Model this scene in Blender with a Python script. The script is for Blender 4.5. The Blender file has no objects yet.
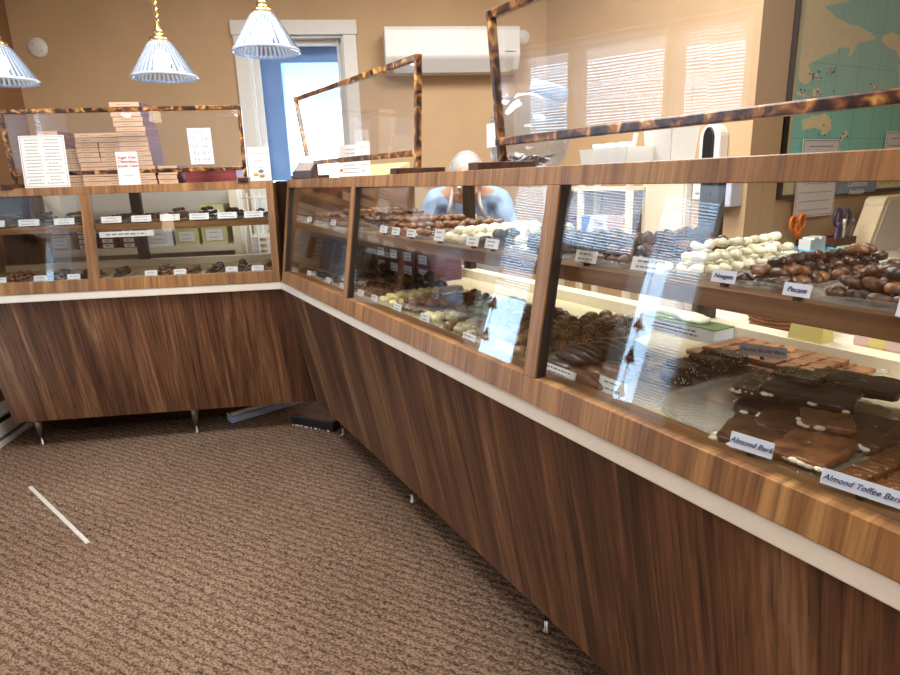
import bpy, bmesh, math, random
from mathutils import Matrix, Vector, noise
random.seed(7)
PI = math.pi
S = bpy.context.scene
COL = S.collection

# ------------------------------------------------------------------ frames
CORNER = Vector((-.8119, 2.9344))
def frame(ax, rev=False):
    d = Vector((math.sin(ax), math.cos(ax)))
    if rev: d = -d
    n = Vector((-d.y, d.x))
    return Matrix(((d.x, n.x, 0, CORNER.x), (d.y, n.y, 0, CORNER.y), (0, 0, 1, 0), (0, 0, 0, 1)))
FA = frame(math.radians(83.279))            # back case: x right along its front, y to its rear
FB = frame(math.radians(-29.304), True)     # right case: x from the corner along its front, y to its rear
ID = Matrix.Identity(4)
def at(M, x, y, z, rz=0): return M @ Matrix.Translation((x, y, z)) @ Matrix.Rotation(rz, 4, 'Z')

# ------------------------------------------------------------------ materials
def hexc(h):
    h = h.lstrip('#'); v = [int(h[i:i+2], 16)/255 for i in (0, 2, 4)]
    return tuple(c/12.92 if c <= .04045 else ((c+.055)/1.055)**2.4 for c in v) + (1,)
MATS = {}
def nodes(name):
    m = bpy.data.materials.new(name); m.use_nodes = True
    nt = m.node_tree; b = nt.nodes['Principled BSDF']
    return m, nt, b
def N(nt, t, **k):
    n = nt.nodes.new(t)
    for a, v in k.items():
        if a in n.inputs: n.inputs[a].default_value = v
        else: setattr(n, a, v)
    return n
def L(nt, a, b): nt.links.new(a, b)
def ramp(nt, fac, stops):
    r = N(nt, 'ShaderNodeValToRGB')
    e = r.color_ramp.elements
    while len(e) < len(stops): e.new(.5)
    for i, (p, c) in enumerate(stops): e[i].position = p; e[i].color = hexc(c)
    L(nt, fac, r.inputs['Fac']); return r.outputs['Color']
def mapped(nt, scale, coord='Object', rot=(0, 0, 0)):
    tc = N(nt, 'ShaderNodeTexCoord'); mp = N(nt, 'ShaderNodeMapping')
    mp.inputs['Scale'].default_value = scale; mp.inputs['Rotation'].default_value = rot
    L(nt, tc.outputs[coord], mp.inputs['Vector']); return mp.outputs['Vector']
def mix(nt, mode, fac, a, b):
    m = N(nt, 'ShaderNodeMix', data_type='RGBA', blend_type=mode)
    if isinstance(fac, (int, float)): m.inputs['Factor'].default_value = fac
    else: L(nt, fac, m.inputs['Factor'])
    for s, v in (('A', a), ('B', b)):
        i = [q for q in m.inputs if q.name == s and q.type == 'RGBA'][0]
        if isinstance(v, str): i.default_value = hexc(v)
        else: L(nt, v, i)
    return [q for q in m.outputs if q.type == 'RGBA'][0]
def bump(nt, b, h, st, dist=.01):
    bp = N(nt, 'ShaderNodeBump'); bp.inputs['Strength'].default_value = st; bp.inputs['Distance'].default_value = dist
    L(nt, h, bp.inputs['Height']); L(nt, bp.outputs['Normal'], b.inputs['Normal'])

def plain(name, col, rough=.5, metal=0, var=.06, sc=30, spec=.5):
    if name in MATS: return MATS[name]
    m, nt, b = nodes(name)
    nz = N(nt, 'ShaderNodeTexNoise'); nz.inputs['Scale'].default_value = sc
    L(nt, mapped(nt, (1, 1, 1)), nz.inputs['Vector'])
    r = N(nt, 'ShaderNodeMapRange'); r.inputs['To Min'].default_value = 1-var; r.inputs['To Max'].default_value = 1+var
    L(nt, nz.outputs['Fac'], r.inputs['Value'])
    h = N(nt, 'ShaderNodeHueSaturation'); h.inputs['Color'].default_value = hexc(col)
    L(nt, r.outputs['Result'], h.inputs['Value']); L(nt, h.outputs['Color'], b.inputs['Base Color'])
    b.inputs['Roughness'].default_value = rough; b.inputs['Metallic'].default_value = metal
    b.inputs['Specular IOR Level'].default_value = spec
    MATS[name] = m; return m
def wood(name, stops, axis=2, cross=12, rough=.38, fine=.35):
    m, nt, b = nodes(name)
    sc = [cross]*3; sc[axis] = cross*.05
    if axis == 2: sc[1] = cross*.05
    nz = N(nt, 'ShaderNodeTexNoise', Scale=1.0, Detail=5.0, Roughness=.62, Distortion=.9)
    L(nt, mapped(nt, sc), nz.inputs['Vector'])
    c = ramp(nt, nz.outputs['Fac'], stops)
    wv = N(nt, 'ShaderNodeTexNoise', Scale=1.0, Detail=3.0, Roughness=.7, Distortion=.3)
    s2 = [cross*9]*3; s2[axis] = cross*.28
    if axis == 2: s2[1] = cross*.28
    L(nt, mapped(nt, s2), wv.inputs['Vector'])
    g = ramp(nt, wv.outputs['Fac'], [(.30, '#7a7a7a'), (.5, '#d8d8d8'), (.72, '#ffffff')])
    c2 = mix(nt, 'MULTIPLY', fine*2, c, g)
    L(nt, c2, b.inputs['Base Color']); b.inputs['Roughness'].default_value = rough
    MATS[name] = m; return m
W_RAIL = wood('walnut_laminate_rail', [(.30, '#694427'), (.5, '#94673c'), (.72, '#ba8c57')], 2, 18)
W_PANEL = wood('walnut_laminate_panel', [(.30, '#45291b'), (.45, '#633f2a'), (.56, '#815739'), (.72, '#b08560')], 2, 13, .42, .5)
W_SHELF = wood('walnut_laminate_shelf', [(.30, '#573720'), (.5, '#7c532f'), (.72, '#9c7145')], 0, 14)
W_INNER = wood('walnut_laminate_inner', [(.30, '#5f3d22'), (.5, '#86582f'), (.72, '#a5743f')], 2, 14)
W_DARK = wood('dark_stained_wood', [(.3, '#2e1710'), (.55, '#5a3220'), (.8, '#74452a')], 0, 20)
def burnt():
    m, nt, b = nodes('torched_pine')
    nz = N(nt, 'ShaderNodeTexNoise', Scale=1.0, Detail=3.0, Roughness=.55, Distortion=1.2)
    L(nt, mapped(nt, (22, 22, 22)), nz.inputs['Vector'])
    c = ramp(nt, nz.outputs['Fac'], [(.36, '#1d0f09'), (.46, '#4a2b18'), (.56, '#8d5a2c'), (.68, '#d2a05c')])
    L(nt, c, b.inputs['Base Color']); b.inputs['Roughness'].default_value = .3
    return m
BURNT = burnt()
def wallm(name, col):
    m, nt, b = nodes(name)
    nz = N(nt, 'ShaderNodeTexNoise', Scale=60.0, Detail=5.0)
    L(nt, mapped(nt, (1, 1, 1)), nz.inputs['Vector'])
    n2 = N(nt, 'ShaderNodeTexNoise', Scale=3.0, Detail=3.0)
    L(nt, mapped(nt, (1, 1, 1)), n2.inputs['Vector'])
    c = mix(nt, 'MULTIPLY', .3, col, ramp(nt, n2.outputs['Fac'], [(.3, '#d8d4d0'), (.7, '#ffffff')]))
    L(nt, c, b.inputs['Base Color']); b.inputs['Roughness'].default_value = .75
    bump(nt, b, nz.outputs['Fac'], .25, .004); return m
WALL = wallm('tan_wall_paint', '#c3a37c')
WALL2 = wallm('brown_wall_paint', '#8e6a48')
CEIL = wallm('ceiling_paint', '#e6e0d4')
def carpet():
    m, nt, b = nodes('brown_loop_carpet')
    v = mapped(nt, (1, 1, 1), 'Object', (0, 0, .5))
    vo = N(nt, 'ShaderNodeTexVoronoi', Scale=105.0); vo.feature = 'F1'
    mp = N(nt, 'ShaderNodeMapping'); mp.inputs['Scale'].default_value = (1, 1.9, 1); L(nt, v, mp.inputs['Vector'])
    L(nt, mp.outputs['Vector'], vo.inputs['Vector'])
    wv = N(nt, 'ShaderNodeTexWave', Scale=10.0, Distortion=3.2, Detail=1.5); wv.inputs['Detail Scale'].default_value = 2.2
    wv.bands_direction = 'Y'; L(nt, v, wv.inputs['Vector'])
    nz = N(nt, 'ShaderNodeTexNoise', Scale=1.6, Detail=4.0); L(nt, v, nz.inputs['Vector'])
    c = ramp(nt, vo.outputs['Distance'], [(.05, '#a18975'), (.45, '#866e5b'), (.85, '#513f34')])
    c = mix(nt, 'MULTIPLY', .45, c, ramp(nt, wv.outputs['Fac'], [(.05, '#7d766f'), (.45, '#ffffff')]))
    c = mix(nt, 'MULTIPLY', .5, c, ramp(nt, nz.outputs['Fac'], [(.3, '#c4b8ae'), (.7, '#ffffff')]))
    L(nt, c, b.inputs['Base Color']); b.inputs['Roughness'].default_value = .95
    b.inputs['Specular IOR Level'].default_value = .1
    ad = N(nt, 'ShaderNodeMath', operation='SUBTRACT'); L(nt, wv.outputs['Fac'], ad.inputs[0]); L(nt, vo.outputs['Distance'], ad.inputs[1])
    bump(nt, b, ad.outputs[0], .55, .006); return m
CARPET = carpet()
def clear(name, tint='#f7f9fa', ior=1.5, haze=0.0, rough=0.0):
    m = bpy.data.materials.new(name); m.use_nodes = True; nt = m.node_tree; nt.nodes.clear()
    out = N(nt, 'ShaderNodeOutputMaterial'); tr = N(nt, 'ShaderNodeBsdfTransparent'); gl = N(nt, 'ShaderNodeBsdfGlossy')
    tr.inputs['Color'].default_value = hexc(tint); gl.inputs['Roughness'].default_value = rough
    fr = N(nt, 'ShaderNodeFresnel'); ge = N(nt, 'ShaderNodeNewGeometry'); mr = N(nt, 'ShaderNodeMapRange')
    mr.inputs['To Min'].default_value = ior; mr.inputs['To Max'].default_value = 1/ior
    L(nt, ge.outputs['Backfacing'], mr.inputs['Value']); L(nt, mr.outputs['Result'], fr.inputs['IOR'])
    nz = N(nt, 'ShaderNodeTexNoise'); nz.inputs['Scale'].default_value = 2.0
    bp = N(nt, 'ShaderNodeBump'); bp.inputs['Strength'].default_value = .02; bp.inputs['Distance'].default_value = .02
    L(nt, nz.outputs['Fac'], bp.inputs['Height']); L(nt, bp.outputs['Normal'], gl.inputs['Normal'])
    mx = N(nt, 'ShaderNodeMixShader'); L(nt, fr.outputs['Fac'], mx.inputs['Fac'])
    base = tr.outputs[0]
    if haze:
        df = N(nt, 'ShaderNodeBsdfDiffuse'); df.inputs['Color'].default_value = hexc('#f4f5f6')
        m2 = N(nt, 'ShaderNodeMixShader'); m2.inputs['Fac'].default_value = haze
        L(nt, base, m2.inputs[1]); L(nt, df.outputs[0], m2.inputs[2]); base = m2.outputs[0]
    L(nt, base, mx.inputs[1]); L(nt, gl.outputs[0], mx.inputs[2]); L(nt, mx.outputs[0], out.inputs['Surface'])
    return m
GLASS = clear('case_glass', '#fafcfc', 1.5)
ACRYL = clear('acrylic_sheet', '#fbfbfb', 1.55, .02)
PLAST = clear('clear_plastic', '#fbfbf8', 1.45, .10, .08)
PLAST_W = clear('cloudy_plastic', '#f6f4ee', 1.45, .45, .2)
SHADE = clear('ribbed_glass', '#cfe0f2', 1.6, .05, .04)
SHADE2 = clear('ribbed_glass_ridge', '#b9d2ee', 1.8, .30, .05)
WINGL = clear('window_glass', '#f6fafd', 1.45)
def emis(name, col, st):
    m = bpy.data.materials.new(name); m.use_nodes = True; nt = m.node_tree; nt.nodes.clear()
    out = N(nt, 'ShaderNodeOutputMaterial'); e = N(nt, 'ShaderNodeEmission')
    e.inputs['Color'].default_value = hexc(col); e.inputs['Strength'].default_value = st
    L(nt, e.outputs[0], out.inputs['Surface']); return m
CREAM = plain('cream_laminate', '#e9ddc2', .4)
DECKM = plain('cream_deck', '#d8c7a0', .45)
TRIMW = plain('white_trim_edge', '#e2d9c8', .35)
WHITE = plain('white_plastic', '#dfdcd7', .35)
WPAINT = plain('white_paint', '#dad7d0', .45)
PAPER = plain('white_paper', '#dedbd6', .8, sc=200, var=.02)
PAPERB = plain('bluish_paper', '#dfe4f2', .8, sc=200, var=.02)
INK = plain('grey_ink', '#6f6f78', .8)
INKB = plain('blue_ink', '#36457e', .7)
INKR = plain('red_ink', '#b3543c', .7)
BLACK = plain('black_plastic', '#15140f', .4)
GASK = plain('black_channel', '#2c2422', .4)
STEEL = plain('brushed_steel', '#9a958e', .3, 1)
DSTEEL = plain('dark_standard_metal', '#4b4440', .4, .8)
BRASS = plain('brass', '#cdb078', .28, 1)
MAROON = plain('maroon_card', '#6d2b2e', .55)
PINK = plain('pale_pink_card', '#e3bd9c', .6)
PINK2 = plain('rose_card', '#d8b6b0', .6)
TAN = plain('tan_card', '#c9985c', .6)
OLIVE = plain('olive_card', '#c2bd8c', .55)
OLIVED = plain('dark_olive_card', '#8a8450', .55)
BLUE = plain('blue_plastic', '#3f6fb4', .4)
LBLUE = plain('pale_blue_metal', '#a9bde6', .35)
CYAN = plain('aqua_plastic', '#3fb3cf', .4)
ORANGE = plain('orange_plastic', '#e8721f', .4)
NAVY = plain('navy_plastic', '#23304c', .4)
PURPLE = plain('purple_plastic', '#5a2f6b', .4)
GREEN = plain('green_card', '#6b7d4c', .6)
YELLOW = plain('yellow_paper', '#dccb7a', .7)
SKIN = plain('skin', '#d3a184', .5)
SHIRT = plain('light_blue_cloth', '#9dbadd', .85, var=.35, sc=9)
PANTS = plain('grey_trousers', '#4a4f5c', .8)
APRON = plain('white_apron_cloth', '#f0eff2', .8)
HAIR = plain('grey_hair', '#a49a8d', .7)
GREYW = plain('grey_wood', '#8a7f78', .5)
def choc(name, cols, rough=.36, sc=40, extra=None):
    m, nt, b = nodes(name)
    nz = N(nt, 'ShaderNodeTexNoise', Scale=sc*1.0, Detail=4.0)
    L(nt, mapped(nt, (1, 1, 1)), nz.inputs['Vector'])
    c = ramp(nt, nz.outputs['Fac'], [(.35, cols[0]), (.65, cols[1])])
    oi = N(nt, 'ShaderNodeObjectInfo')
    mr = N(nt, 'ShaderNodeMapRange'); mr.inputs['To Min'].default_value = .7; mr.inputs['To Max'].default_value = 1.3
    L(nt, oi.outputs['Random'], mr.inputs['Value'])
    h = N(nt, 'ShaderNodeHueSaturation'); L(nt, c, h.inputs['Color']); L(nt, mr.outputs['Result'], h.inputs['Value'])
    out = h.outputs['Color']
    if extra == 'stripe':
        wv = N(nt, 'ShaderNodeTexWave', Scale=60.0, Distortion=5.0); L(nt, mapped(nt, (1, 1, 1)), wv.inputs['Vector'])
        out = mix(nt, 'MIX', ramp(nt, wv.outputs['Fac'], [(.38, '#000000'), (.85, '#e0e0e0')]), out, cols[2])
    if extra == 'speck':
        vo = N(nt, 'ShaderNodeTexVoronoi', Scale=110.0); L(nt, mapped(nt, (1, 1, 1)), vo.inputs['Vector'])
        out = mix(nt, 'MIX', ramp(nt, vo.outputs['Distance'], [(.17, '#ffffff'), (.26, '#000000')]), out, cols[2])
    L(nt, out, b.inputs['Base Color']); b.inputs['Roughness'].default_value = rough
    bump(nt, b, nz.outputs['Fac'], .55, .004)
    return m
DARK = choc('dark_chocolate', ('#1c110c', '#3a241a'))
MILK = choc('milk_chocolate', ('#553320', '#936039'))
BROWN = choc('brown_chocolate', ('#392115', '#6b442c'))
WCHOC = choc('white_chocolate', ('#e6dcb8', '#f6f0d8'))
YCHOC = choc('butter_coating', ('#dfcd86', '#f0e4b4'))
GCHOC = choc('mint_coating', ('#93a78c', '#b7c6ae'))
STRIPE = choc('striped_caramel', ('#33211a', '#573a28', '#c9a06a'), extra='stripe')
STRIPEG = choc('striped_dark', ('#2d2420', '#4c3f37', '#9b8f7c'), extra='stripe')
STRIPEY = choc('striped_cream', ('#c9b98e', '#e6dcbc', '#8a7a5c'), extra='stripe')
SPECK = choc('crumb_topped_dark', ('#231712', '#3f2b22', '#e8e2d6'), extra='speck')
TOFF = choc('toffee_topped_milk', ('#6a4024', '#94603a', '#d9b37c'), extra='speck')
ALMOND = choc('almond_nut', ('#d8c9a6', '#efe6cf'))
PBUT = choc('peanut_butter_chocolate', ('#8a5936', '#a9754b'), .55)

# ------------------------------------------------------------------ geometry helper
class G:
    def __init__(s): s.b = bmesh.new()
    def hexa(s, p, mi=0):
        v = [s.b.verts.new(q) for q in p]
        for f in ((3, 2, 1, 0), (4, 5, 6, 7), (0, 1, 5, 4), (1, 2, 6, 5), (2, 3, 7, 6), (3, 0, 4, 7)):
            s.b.faces.new([v[i] for i in f]).material_index = mi
        return s
    def box(s, x0, x1, y0, y1, z0, z1, mi=0):
        return s.hexa([(x0, y0, z0), (x1, y0, z0), (x1, y1, z0), (x0, y1, z0), (x0, y0, z1), (x1, y0, z1), (x1, y1, z1), (x0, y1, z1)], mi)
    def prism(s, pts, off, mi=0):
        off = Vector(off); a = [s.b.verts.new(p) for p in pts]; c = [s.b.verts.new(Vector(p)+off) for p in pts]
        n = len(a)
        fs = [s.b.faces.new(a[::-1]), s.b.faces.new(c)]
        for i in range(n): fs.append(s.b.faces.new([a[i], a[(i+1) % n], c[(i+1) % n], c[i]]))
        for f in fs: f.material_index = mi
        return s
    def tube(s, pts, r, seg=8, mi=0):
        pts = [Vector(p) for p in pts]; rings = []
        rs = r if isinstance(r, (list, tuple)) else [r]*len(pts)
        for i, p in enumerate(pts):
            t = (pts[min(i+1, len(pts)-1)]-pts[max(i-1, 0)]).normalized()
            a = t.orthogonal().normalized() if i == 0 else (rings[-1][1]-t*rings[-1][1].dot(t)).normalized()
            b = t.cross(a)
            rings.append(([s.b.verts.new(p+(a*math.cos(2*PI*k/seg)+b*math.sin(2*PI*k/seg))*rs[i]) for k in range(seg)], a))
        for i in range(len(rings)-1):
            A, B = rings[i][0], rings[i+1][0]
            for k in range(seg):
                f = s.b.faces.new([A[k], A[(k+1) % seg], B[(k+1) % seg], B[k]]); f.material_index = mi; f.smooth = True
        s.b.faces.new(rings[0][0][::-1]).material_index = mi; s.b.faces.new(rings[-1][0]).material_index = mi
        return s
    def lathe(s, prof, c=(0, 0, 0), seg=24, mi=0, rib=0, close=False, alt=False):
        rings = []
        for (r, z) in prof:
            rings.append([s.b.verts.new((c[0]+(r*(1+(rib if k % 2 else -rib)))*math.cos(2*PI*k/seg), c[1]+(r*(1+(rib if k % 2 else -rib)))*math.sin(2*PI*k/seg), c[2]+z)) for k in range(seg)])
        m = len(rings)
        for i in range(m if close else m-1):
            A, B = rings[i], rings[(i+1) % m]
            for k in range(seg):
                f = s.b.faces.new([A[k], A[(k+1) % seg], B[(k+1) % seg], B[k]]); f.material_index = (k % 2 if alt else mi); f.smooth = True
        if not close:
            for R in (rings[0], rings[-1]):
                if (R[0].co-R[seg//2].co).length > 1e-4:
                    try: s.b.faces.new(R).material_index = mi
                    except ValueError: pass
        return s
    def ball(s, c, r, mi=0, sub=2, sc=(1, 1, 1)):
        v = bmesh.ops.create_icosphere(s.b, subdivisions=sub, radius=r)['verts']
        fs = set()
        for q in v:
            q.co = Vector((q.co.x*sc[0]+c[0], q.co.y*sc[1]+c[1], q.co.z*sc[2]+c[2]))
            fs.update(q.link_faces)
        for f in fs: f.smooth = True; f.material_index = mi
        return s
    def mesh(s, name, mats):
        bmesh.ops.recalc_face_normals(s.b, faces=s.b.faces)
        me = bpy.data.meshes.new(name); s.b.to_mesh(me); s.b.free()
        for m in (mats if isinstance(mats, (list, tuple)) else [mats]): me.materials.append(m)
        return me
    def obj(s, name, mats, parent=None, M=None, bevel=0, label=None):
        o = bpy.data.objects.new(name, s.mesh(name, mats)); COL.objects.link(o)
        if parent: o.parent = parent
        if M is not None: o.matrix_world = M
        if bevel:
            md = o.modifiers.new('bevel', 'BEVEL'); md.width = bevel; md.segments = 2; md.limit_method = 'ANGLE'
        if label: o['label'] = label
        return o
def tag(o, label, cat, group=None, kind=None):
    o['label'] = label; o['category'] = cat
    if group: o['group'] = group
    if kind: o['kind'] = kind
    return o
def thing(name, label, cat, M=ID, group=None):
    o = bpy.data.objects.new(name, None); COL.objects.link(o); o.empty_display_size = .05
    o.matrix_world = M; return tag(o, label, cat, group)
def struct(name, g, mats, M=None, parent=None):
    o = g.obj(name, mats, parent, M); 
    if parent is None: o['kind'] = 'structure'
    return o
def text(name, body, size, mat, parent, M, align='CENTER', shear=0.0, depth=.0006):
    cu = bpy.data.curves.new('t', 'FONT'); cu.body = body; cu.size = size; cu.align_x = align; cu.align_y = 'CENTER'
    cu.extrude = depth; cu.shear = shear
    t = bpy.data.objects.new('t', cu); COL.objects.link(t)
    me = bpy.data.meshes.new_from_object(t.evaluated_get(bpy.context.evaluated_depsgraph_get()))
    bpy.data.objects.remove(t)
    me.materials.clear(); me.materials.append(mat)
    o = bpy.data.objects.new(name, me); COL.objects.link(o); o.parent = parent; o.matrix_local = M
    return o
UP = Matrix.Rotation(PI/2, 4, 'X')        # text plane xy -> xz facing -y

# ------------------------------------------------------------------ the setting
def wall_box(g, x0, x1, y0, y1, z0, z1, holes, axis):
    """axis 0: holes along x; axis 1: along y. holes: (a0,a1,z0,z1)"""
    a0, a1 = (x0, x1) if axis == 0 else (y0, y1)
    cuts = sorted(holes); cur = a0
    def bx(p, q, r, t):
        if q-p > 1e-4 and t-r > 1e-4:
            if axis == 0: g.box(p, q, y0, y1, r, t)
            else: g.box(x0, x1, p, q, r, t)
    for (p, q, r, t) in cuts:
        bx(cur, p, z0, z1); bx(p, q, z0, r); bx(p, q, t, z1); cur = q
    bx(cur, a1, z0, z1)
    return g
H = 2.78
struct('floor', G().box(-7, 7, -7, 7, -.1, 0), CARPET)
struct('ceiling', G().box(-7, 7, -7, 7, H, H+.1), CEIL)
WU = -1.63; WN = 1.295
struct('wall_back', wall_box(G(), WU-.15, 1.80, WN, WN+.14, 0, H, [(-.25, .342, 1.0, 2.205)], 0), WALL, FA)
LW = [(-1.47, -1.06, .42, 2.10), (-1.035, -.445, 1.40, 2.10), (-.42, -.03, .24, 2.10)]
struct('wall_left', wall_box(G(), WU-.14, WU, -6.2, WN+.14, 0, H, LW, 1), WALL2, FA)
g = G().box(-.72, 1.017, 2.05, 2.17, 0, H)
struct('wall_right', g, WALL, FB)
struct('wall_corner', G().box(.90, 1.017, 2.172, 2.285, 0, H).box(.90, 1.0, 2.285, 5.2, 0, H), WALL, FB)
struct('wall_front', G().box(WU-.14, 6.5, -6.2, -6.06, 0, H), WALL, FA)
p0 = FB @ Vector((1, 5.0, 0)); p1 = FA @ Vector((5.0, -6.1, 0))
d = (p1-p0).normalized(); nn = Vector((-d.y, d.x, 0))*.12
struct('wall_side', G().prism([p0, p1, p1+nn, p0+nn], (0, 0, H)), WALL)

# back window
def window(name, M, x0, x1, z0, z1, y, header=True, casing=.085):
    w = bpy.data.objects.new(name, None); COL.objects.link(w); w.matrix_world = M; w['kind'] = 'structure'
    c = casing
    g = G().box(x0-c, x0, y-.022, y, z0-.02, z1).box(x1, x1+c, y-.022, y, z0-.02, z1)
    g.box(x0-c-.008, x1+c+.008, y-.03, y, z1, z1+c).box(x0-c-.02, x1+c+.02, y-.05, y, z0-.06, z0-.02)
    g.obj('window_casing', WPAINT, w, bevel=.003)
    g = G().box(x0, x0+.012, y, y+.13, z0, z1).box(x1-.012, x1, y, y+.13, z0, z1).box(x0, x1, y, y+.13, z1-.012, z1).box(x0, x1, y, y+.13, z0, z0+.012)
    for a, b in ((x0+.012, x0+.045), (x1-.045, x1-.012)): g.box(a, b, y+.07, y+.11, z0+.012, z1-.012)
    for a, b in ((z0+.012, z0+.05), (z1-.045, z1-.012)): g.box(x0+.012, x1-.012, y+.07, y+.11, a, b)
    g.obj('window_frame', WPAINT, w)
    G().box(x0+.04, x1-.04, y+.088, y+.094, z0+.04, z1-.04).obj('window_pane', WINGL, w)
    return w
w1 = window('window_1', FA, -.25, .342, 1.0, 2.205, WN)
G().tube([(.305, WN+.03, 2.19), (.312, WN+.02, 2.0), (.318, WN+.02, 1.72)], .0025, 6).lathe([(0, 0), (.006, .005), (.004, .03), (0, .032)], (.318, WN+.02, 1.69), 8).obj('blind_cord', PAPER, w1)
# left wall windows (face +x in FA); build in rotated frame: X along -n, Y = into wall (-u)
FL = FA @ Matrix(((0, -1, 0, WU), (1, 0, 0, 0), (0, 0, 1, 0), (0, 0, 0, 1)))   # local x -> n, local y -> -u
SLAT = plain('white_blind_slat', '#e4e6ef', .5)
wl = []
for i, (a, b, z0, z1) in enumerate(LW):
    w = window('window_%d' % (i+2), FL, a, b, z0, z1, 0, casing=.008); wl.append(w)
    bx0, bx1 = a+.02, b-.02
    if i == 0: bx1 = b-.20; bx0 = a+.02
    if i == 0:
        g0 = G(); z = 1.42
        while z < z1-.03: g0.hexa([(bx1, .012, z), (b-.02, .012, z), (b-.02, .026, z+.012), (bx1, .026, z+.012), (bx1, .012, z+.0012), (b-.02, .012, z+.0012), (b-.02, .026, z+.0132), (bx1, .026, z+.0132)]); z += .0175
        g0.obj('blind', SLAT, w)
    zb = z0+.03 if i < 2 else 1.02
    g = G(); z = zb
    while z < z1-.02:
        g.hexa([(bx0, .012, z), (bx1, .012, z), (bx1, .026, z+.012), (bx0, .026, z+.012), (bx0, .012, z+.0012), (bx1, .012, z+.0012), (bx1, .026, z+.0132), (bx0, .026, z+.0132)])
        z += .0175
    g.box(bx0, bx1, .008, .036, z1-.035, z1-.014)
    g.obj('blind', SLAT, w)
# bell strings hanging in front of the left wall windows
def bells(x, zs, ztop, cols, label):
    t = thing('bell_string', label, 'ornament', FL @ Matrix.Translation((x, -.05, 0)), 'bell strings at the left windows')
    G().tube([(0, 0, zs[-1]-.05), (0, 0, ztop)], .002, 6).obj('cord', BLACK, t)
    for z, c in zip(zs, cols):
        G().lathe([(.034, 0), (.03, .012), (.016, .05), (.006, .085), (0, .09)], (0, 0, z), 14).obj('bell', c, t)
        G().ball((0, 0, z-.008), .008).obj('clapper', BLACK, t)
bells(-.20, [1.12, .92, .70], 2.05, [plain('olive_bell', '#8d8433', .4), plain('rust_bell', '#a4462a', .4), plain('olive_bell', '#8d8433', .4)], 'string of coloured bells hanging before the tall window nearest the back case')
bells(-1.20, [1.02, .82, .62], 2.05, [plain('copper_bell', '#9a5a3a', .4)]*3, 'string of copper bells hanging before the tall window far from the back case')
# porch outside back window
pr = thing('porch', 'blue grey porch roof and pier outside the bright back window', 'porch', FA)
G().box(-1.6, 1.6, WN+.2, WN+2.2, 2.08, 2.3).obj('porch_roof', plain('blue_grey_paint', '#86a2cc', .6), pr)
G().box(-.60, -.085, WN+.2, WN+.34, 0, 2.08).obj('porch_post', plain('blue_grey_paint', '#86a2cc', .6), pr)
G().box(-3, 3, WN+.3, WN+2.2, -.05, .0).obj('porch_floor', GREYW, pr)

# baseboard heater on left wall
t = thing('baseboard_heater', 'long white baseboard heater along the left wall beside the case', 'heater', FA)
G().box(WU+.002, WU+.015, -3.0, .62, .02, .19).obj('back_plate', WHITE, t)
G().hexa([(WU+.015, -3, .165), (WU+.07, -3, .150), (WU+.07, .62, .150), (WU+.015, .62, .165), (WU+.015, -3, .19), (WU+.07, -3, .160), (WU+.07, .62, .160), (WU+.015, .62, .19)]).obj('top_cover', WHITE, t)
G().box(WU+.062, WU+.072, -3, .62, .05, .115).obj('front_cover', WHITE, t)
G().box(WU+.02, WU+.055, -3, .62, .055, .11).obj('heating_fins', DSTEEL, t)
G().box(WU+.02, WU+.075, -3, .62, .0, .022).obj('base_rail', WHITE, t)

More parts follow.
